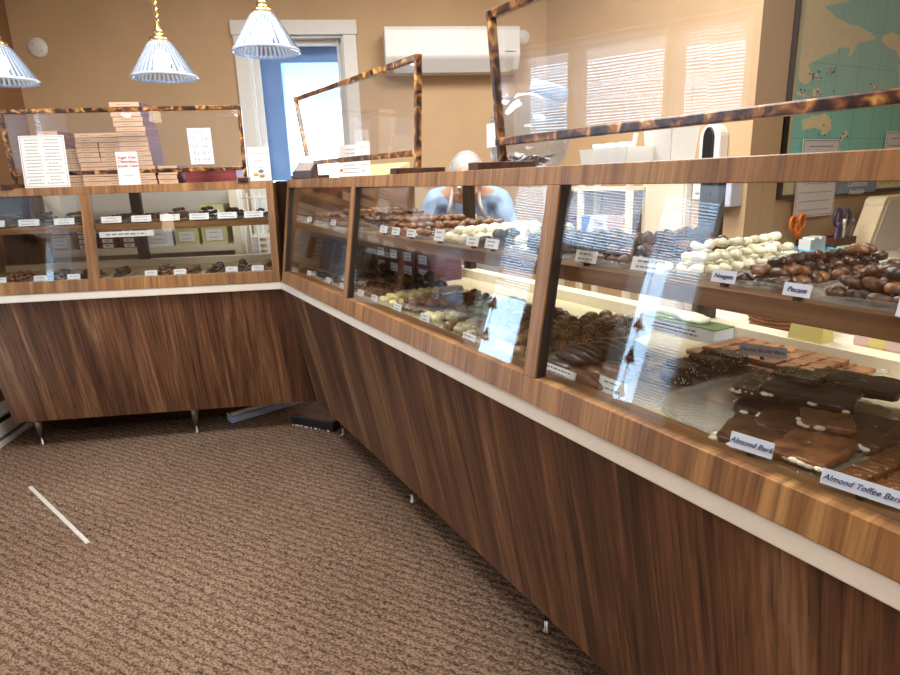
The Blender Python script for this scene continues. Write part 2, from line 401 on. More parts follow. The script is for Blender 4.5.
# ------------------------------------------------------------------ display cases
ZT, Z1, ZG, ZTR, ZBR, ZP = 1.317, 1.2805, .8958, .8417, .8038, .1614
NG, NT = .0039, .0645
SL = (NT-NG)/(Z1-ZG)
def fn(z): return NG+SL*(z-ZG)
FILL_GLOW = emis('case_fill_glow', '#fff8f0', 2.5)  # glow of the added fill tubes that brighten the case interiors
def display_case(name, label, M, x0, x1, posts, pan, legs, depth, glassx, stds, flip, sz, group='wood grain display cases'):
    t = thing(name, label, 'display case', M, group)
    # lower panel: pan = (x0 top, x1 top, x1 bottom, x0 bottom)
    nb, ntop, th = .1519, .022, .018
    p = [(pan[0], ntop, ZBR+.01), (pan[1], ntop, ZBR+.01), (pan[2], nb, ZP), (pan[3], nb, ZP)]
    G().prism(p, (0, th, .003)).obj('front_panel', W_PANEL, t)
    G().box(min(pan[0], pan[3])+(.12 if flip else .02), max(pan[1], pan[2])-(.14 if not flip else .02), nb+.03, depth-.02, ZP, ZP+.02).obj('bottom_panel', W_INNER, t)
    # trim strip
    if not flip: q = [(x0, -.0, 0), (0, 0, 0), (.0, .05, 0), (x0, .05, 0)]
    else: q = [(0, 0, 0), (x1, 0, 0), (x1, .05, 0), (0.0, .05, 0)]
    G().prism([(a, b, ZBR) for a, b, _ in q], (0, 0, ZTR-ZBR)).obj('edge_trim', TRIMW, t, bevel=.003)
    G().box(x0+.002, x1-.002, .05, depth, ZBR+.004, ZTR).obj('counter_board', W_INNER, t)
    # bottom rail, posts, top rail
    def slab(a, b, za, zb, y=0, th=.026):
        return [(a, fn(za)+y, za), (b, fn(za)+y, za), (b, fn(za)+y+th, za), (a, fn(za)+y+th, za), (a, fn(zb)+y, zb), (b, fn(zb)+y, zb), (b, fn(zb)+y+th, zb), (a, fn(zb)+y+th, zb)]
    G().hexa(slab(x0, x1, ZTR, ZG)).obj('bottom_rail', W_RAIL, t, bevel=.0015)
    G().hexa(slab(x0, x1, Z1, ZT)).obj('top_rail', W_RAIL, t, bevel=.0015)
    for (a, b) in posts:
        G().hexa(slab(a, b, ZG, Z1, -.0005)).obj('post', W_RAIL, t, bevel=.0015)
    for i, (a, b) in enumerate(glassx):
        G().hexa(slab(a, b, ZG-.004, Z1+.004, .012, .005)).obj('glass_pane', GLASS, t)
        if flip:
            G().hexa(slab(a-.002, a+.005, ZG, Z1, .004, .022)).obj('channel', GASK, t)
    G().box(x0+.01, x1-.01, fn(ZT)+.028, depth, ZT-.010, ZT-.001).obj('glass_top', GLASS, t)
    G().box(x0+.01, x1-.01, depth-.02, depth, ZT-.03, ZT-.0101).obj('rear_top_rail', W_RAIL, t)
    G().box(x0+.018, x1-.018, .034, .085, .868, .884).obj('sill_ledge', W_SHELF, t)
    G().box(x0+.018, x1-.018, .085, depth-.06, .845, .870).obj('deck', DECKM, t)
    G().box(x0+.018, x1-.018, depth-.06, depth, .845, .905).obj('rear_ledge', CREAM, t)
    # ends
    for a, b in ((x0, x0+.018), (x1-.018, x1)):
        p = [(a, NG+.03, ZTR), (a, depth, ZTR), (a, depth, ZT-.0101), (a, fn(ZT-.022)+.028, ZT-.0101)]
        G().prism(p, (b-a, 0, 0)).obj('end_panel', W_INNER, t)
    # shelf
    G().box(x0+.019, x1-.019, .085, .50, sz-.024, sz).box(x0+.019, x1-.019, .085, .098, sz-.0305, sz-.024).obj('shelf', W_SHELF, t)
    for i, (a, b) in enumerate(glassx):
        G().tube([(a+.05, fn(ZT)+.055, ZT-.026), (b-.05, fn(ZT)+.055, ZT-.026)], .0055, 8).obj('fill_tube', FILL_GLOW, t)  # added fill tube hidden behind the top rail, brightens the shelf
        G().tube([(a+.05, .1035, sz-.0275), (b-.05, .1035, sz-.0275)], .003, 8).obj('fill_tube', FILL_GLOW, t)  # added fill tube hidden by the shelf lip, brightens the deck
    for sx in stds:
        g = G().box(sx-.028, sx+.028, depth-.035, depth-.005, .905, ZT-.022)
        z = .93
        while z < 1.27:
            g.box(sx-.006, sx+.006, depth-.038, depth-.034, z, z+.012, 1); z += .03
        g.obj('shelf_standard', [DSTEEL, BLACK], t)
        G().box(sx-.004, sx+.004, .12, depth-.03, sz-.045, sz-.024).obj('shelf_bracket', DSTEEL, t)
    for (lx, ly) in legs:
        lg = G().lathe([(.013, .045), (.022, ZP)], (lx, ly, 0), 16).obj('leg', STEEL, t)
        G().lathe([(.015, 0), (.015, .008), (.008, .012), (.008, .05)], (lx, ly, 0), 14).obj('leg_foot', STEEL, lg)
    return t
DEP = .72
ca = display_case('display_case', 'wood grain glass candy case along the back, below the tan wall', FA, -1.605, -.001,
    [(-.872, -.828), (-.034, -.001), (-1.605, -1.57)], (-1.42, .012, .093, -1.42),
    [(-1.35, .235), (-.56, .235), (-.10, .58), (-1.35, .60)], DEP, [(-1.572, -.870), (-.830, -.032)], [-.855, -1.44], False, 1.140)
G().box(-1.41, -1.35, DEP-.03, DEP, .905, ZT-.022).obj('rear_stile', W_INNER, ca)
G().box(-1.585, -1.47, DEP-.025, DEP-.015, .905, ZT-.022).obj('sliding_door', plain('dark_tinted_door', '#3b3436', .15), ca, label='dark tinted sliding door')
G().prism([(-1.42, .03, ZBR), (-1.42, .17, ZP), (-1.42, DEP-.03, ZP), (-1.42, DEP-.03, ZBR)], (.018, 0, 0)).obj('side_panel', W_PANEL, ca)
G().tube([(-1.3, .42, .006), (-1.0, .40, .02), (-.75, .44, .012), (-.6, .36, .05), (-.45, .42, .1)], .004, 6).obj('cable', BLACK, ca)
q0 = Vector((-.001, .16, 0)); q1 = FA.inverted() @ (FB @ Vector((.036, .16, 0)))
G().prism([(q0.x, q0.y, ZTR), (q1.x-.002, q1.y, ZTR), (q1.x-.002, q1.y, ZT-.004), (q0.x, q0.y, ZT-.004)], (0, .012, 0)).obj('corner_filler', plain('dark_brown_filler', '#2b1d18', .2), ca)
BX1 = 4.1
cb = display_case('display_case', 'long wood grain glass candy case running from the corner to the right foreground', FB, .036, BX1,
    [(.036, .066), (.868, .907), (1.962, 2.002), (3.02, 3.06), (4.06, BX1)], (-.012, BX1, BX1, -.130),
    [(.055, .235), (.88, .235), (1.76, .238), (2.9, .238), (4.0, .238), (.3, .62), (1.76, .62), (3.6, .62)], DEP,
    [(.064, .870), (.905, 1.964), (2.000, 3.022), (3.058, 4.062)], [.62, 1.86, 3.1], True, 1.122)

# ------------------------------------------------------------------ sneeze guards
def guard(label, M, corners, feet, y, n_off=0, bar=.0095):
    """corners: tl, tr, bl, br (x,z) ; posts go down to the case top at feet"""
    t = thing('sneeze_guard', label, 'sneeze guard', M, 'torched wood sneeze guards')
    tl, tr, bl, br = corners
    ztop = ZT
    def bar_(a, b, r=bar): 
        (xa, za), (xb, zb) = a, b
        dx, dz = xb-xa, zb-za; l = math.hypot(dx, dz); ux, uz = dx/l, dz/l; px_, pz_ = -uz*r, ux*r
        e = r
        P = [(xa-ux*e, za-uz*e), (xb+ux*e, zb+uz*e)]
        return [(P[0][0]-px_, y-r, P[0][1]-pz_), (P[1][0]-px_, y-r, P[1][1]-pz_), (P[1][0]-px_, y+r, P[1][1]-pz_), (P[0][0]-px_, y+r, P[0][1]-pz_),
                (P[0][0]+px_, y-r, P[0][1]+pz_), (P[1][0]+px_, y-r, P[1][1]+pz_), (P[1][0]+px_, y+r, P[1][1]+pz_), (P[0][0]+px_, y+r, P[0][1]+pz_)]
    G().hexa(bar_(tl, tr)).obj('top_bar', BURNT, t, bevel=.003)
    G().hexa(bar_(bl, br)).obj('bottom_bar', BURNT, t, bevel=.003)
    for (a, f) in ((tl, feet[0]), (tr, feet[1])):
        G().hexa(bar_(a, (f, ztop+.024))).obj('post', BURNT, t, bevel=.003)
        G().box(f-.024, f+.024, y-.085, y+.085, ztop-.001, ztop+.018).obj('foot', W_DARK, t, bevel=.003)
    G().prism([(bl[0], y-.002, bl[1]), (br[0], y-.002, br[1]), (tr[0], y-.002, tr[1]), (tl[0], y-.002, tl[1])], (0, .004, 0)).obj('acrylic_pane', ACRYL, t)
    return t
guard('low wide torched wood sneeze guard on the back case before the boxes', FA, ((-1.178, 1.653), (-.130, 1.655), (-1.172, 1.378), (-.135, 1.379)), (-1.172, -.135), .14)
guard('torched wood sneeze guard near the corner, in front of the bright window', FB, ((-.015, 1.675), (1.237, 1.645), (.10, 1.387), (1.19, 1.379)), (.11, 1.205), .16)
guard('tallest torched wood sneeze guard on the right foreground case', FB, ((1.624, 1.673), (3.3, 1.66), (1.656, 1.382), (3.3, 1.38)), (1.665, 3.3), .16)

# ------------------------------------------------------------------ signs, boxes, things on the cases
def sheet_lines(g, x0, x1, z0, z1, y, rows, mi, h=.0025, seed=0, cols=1):
    r = random.Random(seed)
    for i in range(rows):
        z = z1-(i+.5)*(z1-z0)/rows
        for c in range(cols):
            a = x0+(x1-x0)*c/cols; b = x0+(x1-x0)*(c+1)/cols-.004
            l = (b-a)*r.uniform(.55, .95); m = (a+b)/2
            x = m-l/2
            while x < m+l/2:
                w = r.uniform(.35, 1)*h*4
                g.box(x, min(x+w, m+l/2), y-.0007, y, z-h/2, z+h/2, mi); x += w+h*1.1
    return g
def panel_sign(name, label, M, w, h, rows, cols=1, mat=PAPER, lean=.10, cat='sign', ink=INK, border=True, stand=True, lh=.0028, group=None):
    R = M @ Matrix.Rotation(-lean, 4, 'X')
    t = thing(name, label, cat, R, group)
    G().box(-w/2, w/2, 0, .003, 0, h).obj('sheet', mat, t)
    g = G()
    if border:
        e = .006; k = .0012
        for a in (( -w/2+e, w/2-e, e, e+k), (-w/2+e, w/2-e, h-e-k, h-e), (-w/2+e, -w/2+e+k, e, h-e), (w/2-e-k, w/2-e, e, h-e)):
            g.box(a[0], a[1], -.0007, 0, a[2], a[3])
    sheet_lines(g, -w/2+.012, w/2-.012, .012, h-.012, 0, rows, 0, lh, int(w*1e4), cols)
    g.obj('print', ink, t)
    if stand: G().prism([(-.02, .004, 0), (-.02, .004, h*.5), (-.02, .024, .0)], (.04, 0, 0)).obj('easel_back', PLAST, t)
    return t
t = panel_sign('price_list', 'large framed price list sheet standing left on the back case', at(FA, -1.02, .105, ZT), .196, .232, 14, 2, lh=.003)
t = panel_sign('counter_sign', 'small white sugar free sign before the candy box stacks', at(FA, -.655, .10, ZT), .095, .150, 2, 1, lean=.05, border=False)
text('lettering', 'Sugar Free\nChocolates\nInside Case', .019, INKR, t, Matrix.Translation((0, -.001, .105)) @ UP, shear=.2)
# candy chart hung on the guard pane
t = thing('candy_chart', 'bluish chart of round candies taped on the back guard pane', 'chart', at(FA, -.325, .133, 1.402))
G().box(-.053, .053, 0, .0025, 0, .163).obj('sheet', PAPERB, t)
g = G(); sheet_lines(g, -.045, .045, .138, .158, 0, 2, 0, .003, 4)
for i in range(4):
    for j in (-.022, .022):
        g.lathe([(.010, -.0006), (.012, -.0006), (.012, .0006), (.010, .0006)], (0, 0, 0), 14, close=True)
        vs = g.b.verts[:] if False else list(g.b.verts)[-56:]
        for v in vs: v.co = Vector((v.co.x+j, v.co.z-.0004, v.co.y*.8+.118-i*.033))
sheet_lines(g, -.045, .045, .006, .125, 0, 4, 0, .002, 9, 2)
g.obj('print', INK, t)
# chocolate card
t = panel_sign('menu_card', 'white card picturing three chocolates at the right end of the back case', at(FA, -.062, .12, ZT), .10, .155, 4, 1, lean=.04, border=False, ink=INKR)
for x, z, c in ((-.02, .03, TAN), (.008, .022, OLIVED), (.005, .045, INK)):
    o = G().ball((x, -.001, z), .011, sub=2, sc=(1.2, .12, .8)).obj('picture_of_chocolate', c, t)

def carton(name, label, M, w, d, h, body, end, cat='box', group=None, plate=None, lines=True, lid=True):
    t = thing(name, label, cat, M, group)
    g = G().box(-w/2, w/2, 0, d, 0, h*.42)
    g.obj('base', body, t)
    g = G().box(-w/2-.002, w/2+.002, -.002, d+.002, h*.42, h)
    g.obj('lid', body, t, bevel=.0015)
    if end:
        g = G().box(-w/2-.003, w/2+.003, -.0035, -.002, .001, h-.001)
        sheet_lines(g, -w/2+.02, w/2-.02, h*.3, h*.7, -.0035, 1, 1, .0022, int(h*9999)+len(label))
        g.obj('end_label', [end, INK], t)
    if plate:
        pw, ph, pm = plate
        g = G().box(-pw/2, pw/2, -.0055, -.0036, h/2-ph/2, h/2+ph/2)
        sheet_lines(g, -pw/2+.008, pw/2-.008, h/2-ph/2+.004, h/2+ph/2-.004, -.0055, 2, 1, .0035, int(pw*997))
        g.obj('sticker', [pm, INKB], t)
    return t
def tree(t):
    out = [t]
    for c in t.children: out += tree(c)
    return out
def dup(root, M, label=None, group=None):
    r = root.copy(); COL.objects.link(r); r.matrix_world = M
    if label: r['label'] = label
    if group: r['group'] = group
    for ch in list(root.children):
        c = ch.copy(); COL.objects.link(c); c.parent = r
        for gq in ch.children:
            q = gq.copy(); COL.objects.link(q); q.parent = c
    return r
NTH = ['lowest', 'second', 'third', 'fourth', 'fifth', 'sixth', 'seventh', 'eighth', 'ninth', 'tenth', 'eleventh', 'twelfth', 'thirteenth', 'fourteenth', 'fifteenth', 'sixteenth', 'seventeenth', 'eighteenth', 'nineteenth', 'twentieth']
def box_stack(M, x, y, n, h, lean, desc, w=.128, d=.19, group='flat candy boxes on the back case'):
    src = None
    for i in range(n):
        lab = '%s flat candy box from below in the %s' % ('topmost' if i == n-1 and n > 1 else NTH[i], desc)
        lab = lab.replace('topmost flat candy box from below', 'topmost flat candy box').replace('lowest flat candy box from below', 'lowest flat candy box')
        Mi = at(M, x+lean*i+random.uniform(-.003, .003), y+random.uniform(-.003, .003), ZT+i*(h+.0006), random.uniform(-.012, .012))
        if src is None: src = carton('candy_box', lab, Mi, w, d, h, MAROON, PINK, 'candy box', group)
        else: dup(src, Mi, lab, group)
box_stack(FA, -1.12, .42, 12, .0222, 0, 'far stack behind the price list', .09)
box_stack(FA, -.99, .36, 8, .0222, 0, 'low stack behind the price list')
box_stack(FA, -.892, .30, 11, .0222, -.0006, 'stack right of the price list', .095)
box_stack(FA, -.788, .30, 11, .0222, -.0006, 'middle stack left of the tallest', .098)
box_stack(FA, -.654, .28, 17, .0222, -.0024, 'tallest leaning stack', .13)
box_stack(FA, -.532, .27, 4, .0215, 0, 'short stack right of the tallest', .085)
lab = ['wide maroon candy box lying under its twin on the back case', 'wide maroon candy box lying on top of its twin']
for i in range(2):
    carton('candy_box', lab[i], at(FA, -.325, .26, ZT+i*.0345), .245, .2, .034, plain('red_card', '#8a3a3a', .55), None, 'candy box', 'flat candy boxes on the back case')

# right case top: card reader, card stands, folder, jar, bins
t = thing('card_terminal', 'dark slanted card terminal at the corner end of the right case', 'card terminal', at(FB, .215, .088, ZT, .7))
G().hexa([(-.05, 0, 0), (.05, 0, 0), (.05, .06, 0), (-.05, .06, 0), (-.05, 0, .03), (.05, 0, .03), (.05, .06, .075), (-.05, .06, .075)]).obj('housing', plain('dark_brown_plastic', '#3a2a28', .4), t, bevel=.004)
G().hexa([(-.04, .006, .0345), (.04, .006, .0345), (.04, .05, .0675), (-.04, .05, .0675), (-.04, .006, .037), (.04, .006, .037), (.04, .05, .070), (-.04, .05, .070)]).obj('keypad', GREYW, t)
G().box(-.03, .03, .052, .054, .06, .10).obj('paper_slip', PAPER, t)
t = thing('folder', 'tan card folder lying slanted behind the corner guard', 'folder', at(FB, .24, .36, ZT, .2))
G().hexa([(-.17, 0, 0), (.17, 0, 0), (.17, .15, 0), (-.17, .15, 0), (-.17, 0, .004), (.17, 0, .004), (.17, .15, .06), (-.17, .15, .06)]).obj('folder_body', plain('manila_card', '#b5a877', .6), t)
t = panel_sign('card_holder', 'white card stand with red dot beside the corner guard', at(FB, .40, .245, ZT, .9), .105, .135, 7, 1, lean=.12, border=False)
G().ball((-.04, -.001, .03), .006, sc=(1, .15, 1)).obj('red_dot', INKR, t)
panel_sign('card_holder', 'narrow white card stand, right of the red dotted one', at(FB, .555, .245, ZT, .9), .05, .14, 5, 1, lean=.1, border=False)
# plastic jar
jm = at(FB, 1.545, .33, ZT)
t = thing('plastic_jar', 'big round clear plastic jar with white screw lid on the right case', 'jar', jm @ Matrix.Rotation(0, 4, 'X'))
pr_ = [(.055, .0), (.085, .004), (.104, .035), (.110, .085), (.104, .13), (.085, .165), (.058, .188), (.05, .192)]
G().lathe(pr_+[(r-.003, z+.003) for r, z in pr_[::-1]], (0, 0, 0), 32, close=True).obj('jar_body', clear('jar_plastic', '#f4f7fb', 1.5, .035, .02), t)
ld = G().lathe([(.0, 0), (.048, .0), (.053, .004), (.053, .026), (.048, .031), (0, .031)], (0, 0, 0), 36, rib=.008).obj('jar_lid', plain('jar_lid_plastic', '#a9b0bf', .4), t)
ld.matrix_local = Matrix.Translation((.025, .044, .186)) @ Matrix.Rotation(.42, 4, Vector((-.872, .489, 0))) @ Matrix.Rotation(.0, 4, 'X') @ Matrix.Rotation(.12, 4, 'X')
nk_ = G().lathe([(.080, -.055), (.047, .0), (.043, .002), (.075, -.055)], (0, 0, 0), 32, close=True).obj('jar_neck', PLAST, t); nk_.matrix_local = ld.matrix_local.copy()
G().box(-.035, .035, -.113, -.109, .06, .12).obj('jar_label', PAPER, t)
for k in range(46):
    a = random.uniform(0, 2*PI); r = .072*math.sqrt(random.random()); z = .012+random.uniform(0, .022)
    G().lathe([(0, 0), (.011, 0), (.011, .002), (0, .002)], (0, 0, 0), 12).obj('coin', [STEEL, DSTEEL, plain('copper_coin', '#7a4a30', .35, 1)][k % 3], None, jm @ Matrix.Translation((r*math.cos(a), r*math.sin(a), z)) @ Matrix.Rotation(random.uniform(-.7, .7), 4, 'X') @ Matrix.Rotation(random.uniform(-.7, .7), 4, 'Y'))
    tag(COL.objects[-1], 'small coin lying in the bottom of the clear jar', 'coin', 'coins in the jar')
# sample tub with cups
tb = at(FB, 1.87, .34, ZT)
t = thing('storage_tub', 'low clear plastic tub on the right case beside the jar', 'tub', tb)
def open_tub(w, d, h, th=.003, fl=.012):
    g = G()
    for (a, b, sx) in ((-1, 0, 0), (1, 0, 0)):
        x = a*w/2
        g.hexa([(x-th, -d/2, 0), (x+th, -d/2, 0), (x+th, d/2, 0), (x-th, d/2, 0), (x-th+a*fl, -d/2-fl, h), (x+th+a*fl, -d/2-fl, h), (x+th+a*fl, d/2+fl, h), (x-th+a*fl, d/2+fl, h)])
    for a in (-1, 1):
        y = a*d/2
        g.hexa([(-w/2, y-th, 0), (w/2, y-th, 0), (w/2, y+th, 0), (-w/2, y+th, 0), (-w/2-fl, y-th+a*fl, h), (w/2+fl, y-th+a*fl, h), (w/2+fl, y+th+a*fl, h), (-w/2-fl, y+th+a*fl, h)])
    g.box(-w/2, w/2, -d/2, d/2, 0, th)
    return g
open_tub(.14, .08, .038, .003, .005).obj('tub_body', PLAST_W, t)
for i in range(3):
    tag(G().lathe([(.013, .003), (.018, .048), (.0195, .048), (.015, .003)], (0, 0, 0), 16, close=True).obj('paper_cup', WHITE, None, tb @ Matrix.Translation((-.042+.042*i, -.01, .001))), 'small white paper cup standing in the clear tub', 'cup', 'paper cups in the tub')
t = thing('serving_scoop', 'white plastic scoop sticking up from the clear tub', 'scoop', tb @ Matrix.Translation((.02, .022, .004)) @ Matrix.Rotation(.25, 4, 'Y') @ Matrix.Scale(.6, 4))
G().hexa([(-.03, -.02, 0), (.03, -.02, 0), (.03, .02, 0), (-.03, .02, 0), (-.035, -.03, .06), (.035, -.03, .06), (.035, .03, .06), (-.035, .03, .06)]).obj('bowl', WHITE, t, bevel=.004)
G().tube([(0, 0, .055), (.0, 0, .11)], .008).obj('handle', WHITE, t)

t = thing('plastic_bin', 'white plastic bin standing behind the clear tub', 'bin', at(FB, 1.955, .42, ZT))
open_tub(.065, .075, .078, .003, .006).obj('bin_body', plain('milky_plastic', '#e6e3dc', .4), t)
# ------------------------------------------------------------------ wall things
t = thing('air_conditioner', 'white wall mounted air conditioner high on the back wall', 'air conditioner', FA)
ax0, ax1 = .60, 1.455
G().prism([(ax0, WN-.002, 1.955), (ax0, WN-.002, 2.215), (ax0, WN-.19, 2.215), (ax0, WN-.205, 2.19), (ax0, WN-.205, 2.04), (ax0, WN-.15, 1.965)], (ax1-ax0, 0, 0)).obj('housing', WHITE, t, bevel=.008)
G().hexa([(ax0+.05, WN-.205, 2.02), (ax1-.05, WN-.205, 2.02), (ax1-.05, WN-.15, 1.958), (ax0+.05, WN-.15, 1.958), (ax0+.05, WN-.209, 2.022), (ax1-.05, WN-.209, 2.022), (ax1-.05, WN-.155, 1.952), (ax0+.05, WN-.155, 1.952)]).obj('louver', plain('grey_white_plastic', '#cfcdca', .4), t)
G().box(ax1-.10, ax1-.03, WN-.207, WN-.205, 2.06, 2.066).obj('display_strip', INK, t)
t = thing('wall_disc', 'round white cover plate on the left of the back wall', 'cover plate', FA @ Matrix.Translation((-1.49, WN, 2.144)) @ Matrix.Rotation(PI/2, 4, 'X'))
G().lathe([(0, .016), (.045, .014), (.056, .006), (.058, 0)], (0, 0, 0), 28).obj('cover', WHITE, t)
for sx in (-.02, .025): G().lathe([(0, .017), (.004, .017), (.004, .012)], (sx, .02*(-1 if sx > 0 else 1), 0), 8).obj('screw', STEEL, t)
t = thing('wall_disc', 'round white cover plate beside the air conditioner', 'cover plate', FA @ Matrix.Translation((1.522, WN, 2.185)) @ Matrix.Rotation(PI/2, 4, 'X'))
G().lathe([(0, .016), (.036, .014), (.046, .006), (.048, 0)], (0, 0, 0), 28).obj('cover', WHITE, t)

# pendants
def pendant(label, P, cls):
    t = thing('pendant_lamp', label, 'pendant lamp', Matrix.Translation(P), 'ribbed glass pendant lamps')
    prof = [(.113, -.062), (.110, -.052), (.090, -.020), (.072, .008), (.056, .034), (.044, .052), (.034, .062)]
    G().lathe(prof+[(r-.005, z-.001) for r, z in prof[::-1]], (0, 0, 0), 80, rib=.012, close=True, alt=True).obj('lamp_shade', [SHADE, SHADE2], t)
    G().lathe([(.111, -.066), (.115, -.064), (.115, -.056), (.111, -.054)], (0, 0, 0), 48, close=True).obj('shade_rim', clear('ribbed_glass_rim', '#d3e2f0', 1.8, .35, .05), t)
    G().lathe([(.033, .058), (.035, .064), (.032, .072), (.021, .077), (.016, .088), (.019, .092), (.011, .10), (.008, .125), (0, .127)], (0, 0, 0), 24).obj('fitter', BRASS, t)
    g = G(); z = .125; top = H-P[2]
    pts = []; n = int((top-z)/.006)
    for s_ in (0, PI):
        g.tube([(.0045*math.cos(s_+i*.9), .0045*math.sin(s_+i*.9), z+i*.006) for i in range(n+1)], .0042, 6)
    g.obj('rope_stem', BRASS, t)
    G().lathe([(.06, top-.001), (.055, top-.02), (.012, top-.03)], (0, 0, 0), 24).obj('ceiling_canopy', BRASS, t)
    G().ball((0, 0, .0), .028, sc=(1, 1, 1.2)).obj('bulb', emis('bulb_glow', '#fff6ea', 5), t)
    l = bpy.data.lights.new('bulb_light', 'POINT'); l.energy = .35; l.color = (1, .93, .82); l.shadow_soft_size = .03
    lo = bpy.data.objects.new('bulb_light', l); COL.objects.link(lo); lo.parent = t; lo.location = (0, 0, -.045)
pendant('ribbed glass pendant lamp at the left edge, half out of view', (-1.595, 2.4, 1.752), 0)
pendant('ribbed glass pendant lamp with brass stem above the tallest box stack', (-1.009, 2.4, 1.748), 1)
pendant('ribbed glass pendant lamp before the back window', (-.604, 2.3, 1.805), 2)
# sconce on left wall
t = thing('wall_sconce', 'small lit wall sconce with a pale shade on the left wall', 'sconce', FL @ Matrix.Translation((-3.1, -.11, 1.98)))
G().lathe([(.055, -.07), (.05, 0), (.04, .06), (.02, .09), (.017, .088), (.037, .058), (.047, 0), (.052, -.07)], (0, 0, 0), 24, close=True).obj('lamp_shade', emis('sconce_glow', '#ffe2b8', 5), t)
G().box(-.03, .03, .09, .109, -.06, .06).tube([(0, .09, 0), (0, .04, -.02), (0, 0, .07)], .006).obj('bracket', BRASS, t)

# ------------------------------------------------------------------ map and things on the map wall (x=1.0 in FB, facing +x)
FM = FB @ Matrix(((0, -1, 0, 1.0), (1, 0, 0, 0), (0, 0, 1, 0), (0, 0, 0, 1)))   # local x -> rear axis, local -y -> into room
SEA = plain('sea_green_print', '#8ed3c3', .5, var=.08, sc=6)
def land(pts, z=0): return pts
t = thing('world_map', 'large framed green sea world map on the right wall', 'map', FM)
mx0, mx1, mz0, mz1 = 2.30, 4.35, 1.14, 2.36
g = G()
for a in ((mx0, mx1, mz0, mz0+.022), (mx0, mx1, mz1-.022, mz1), (mx0, mx0+.022, mz0, mz1), (mx1-.022, mx1, mz0, mz1)): g.box(a[0], a[1], -.028, -.001, a[2], a[3])
g.obj('map_frame', BLACK, t)
G().box(mx0+.02, mx1-.02, -.012, -.001, mz0+.02, mz1-.02).obj('map_sheet', plain('cream_map_margin', '#d9cfa0', .5), t)
G().box(mx0+.07, mx1-.07, -.0135, -.012, mz0+.20-.03, mz1-.06).obj('sea', SEA, t)
def wx(cx, cy): # from measured outline to wall coordinates
    return (2.284+(cx-512)/388*1.09, 2.05-(cy)/545*.70)
LAND = plain('buff_land_print', '#e8dcae', .5, var=.12, sc=25)
asia = [(530, -200), (640, -210), (720, -150), (700, -60), (600, -5), (640, 30), (690, 40), (760, 60), (775, 80), (740, 95), (715, 110), (700, 155), (690, 158), (695, 125), (660, 130), (650, 150), (612, 170), (590, 190), (570, 200), (578, 230), (590, 250), (570, 275), (548, 265), (540, 240), (530, 260), (528, 100)]
aus = [(568, 405), (600, 385), (620, 392), (640, 378), (662, 405), (665, 435), (645, 462), (625, 440), (600, 436), (575, 445)]
nam = [(800, 60), (830, 45), (900, 60), (990, 20), (1080, -20), (1180, 40), (1130, 120), (1060, 190), (1040, 260), (1000, 240), (990, 300), (1020, 330), (960, 300), (905, 255), (885, 230), (872, 180), (880, 150), (850, 110), (820, 105), (800, 90)]
sam = [(1030, 340), (1090, 350), (1160, 420), (1120, 500), (1060, 545), (1040, 440)]
nz_ = [(700, 470), (715, 440), (722, 450), (705, 482)]
ind = [(545, 300), (575, 310), (570, 320), (545, 312)]; ind2 = [(590, 292), (610, 285), (612, 305), (596, 312)]; png = [(640, 330), (680, 340), (675, 352), (640, 345)]
for nm, P in (('land_mass', asia), ('land_mass', aus), ('land_mass', nam), ('land_mass', sam), ('island', nz_), ('island', ind), ('island', ind2), ('island', png)):
    pts = []
    for i, (a, b) in enumerate(P):
        x, z = wx(a, b); c, d2 = P[(i+1) % len(P)]; x2, z2 = wx(c, d2)
        k = 3
        for j in range(k):
            f = j/k; qx = x+(x2-x)*f; qz = z+(z2-z)*f
            if j: qx += random.uniform(-.006, .006); qz += random.uniform(-.006, .006)
            pts.append((max(mx0+.075, min(mx1-.075, qx)), -.0135, min(mz1-.062, qz)))
    G().prism(pts, (0, -.0008, 0)).obj(nm, LAND, t)
g = G()
for i in range(9):
    x = mx0+.2+i*.2; g.box(x, x+.0012, -.0139, -.0134, mz0+.18, mz1-.07)
for i in range(5): g.box(mx0+.08, mx1-.08, -.0139, -.0134, mz0+.3+i*.18, mz0+.3012+i*.18)
g.obj('grid_lines', plain('dark_sea_line', '#3f7d74', .6), t)
pc = [INKR, BLACK, plain('grey_pin', '#6c6c70', .4), YELLOW, PAPER, NAVY]
for k in range(60):
    cx, cy = random.choice([(600, 235), (650, 215), (560, 300), (605, 300), (555, 345), (640, 455), (708, 460), (790, 265), (655, 295), (600, 250), (640, 225), (590, 240)])
    x, z = wx(cx+random.gauss(0, 9), cy+random.gauss(0, 9))
    G().ball((x, -.017, z), .005, sub=1).obj('map_pin', pc[k % 6], t)
def note(name, label, x0, x1, z0, z1, rows, cat='notice', y=-.03, mat=PAPER, ink=INK, group=None):
    t = thing(name, label, cat, FM @ Matrix.Translation((x0, y, z0)), group)
    w, h = x1-x0, z1-z0
    G().box(0, w, 0, .002, 0, h).obj('sheet', mat, t)
    g = G(); k = .003
    for a in ((.008, w-.008, .008, .008+k), (.008, w-.008, h-.008-k, h-.008), (.008, .008+k, .008, h-.008), (w-.008-k, w-.008, .008, h-.008)): g.box(a[0], a[1], -.0007, 0, a[2], a[3])
    sheet_lines(g, .02, w-.02, .015, h-.02, 0, rows, 0, .005, int(x0*1000), 1)
    g.obj('print', ink, t); return t
note('posted_notice', 'small white notice on the lower left of the map', 2.45, 2.785, 1.30, 1.437, 3)
note('posted_notice', 'small framed notice on the map near the right edge of the view', 3.24, 3.60, 1.29, 1.48, 4)
t = note('wall_calendar', 'white calendar sheet with red border hanging below the map edge', 2.425, 2.785, 1.04, 1.30, 5, 'calendar', -.034, ink=plain('rose_ink', '#b98a84', .7))
G().ball((.05, -.001, .20), .02, sc=(1, .1, 1)).obj('emblem', INKR, t)
g = G()
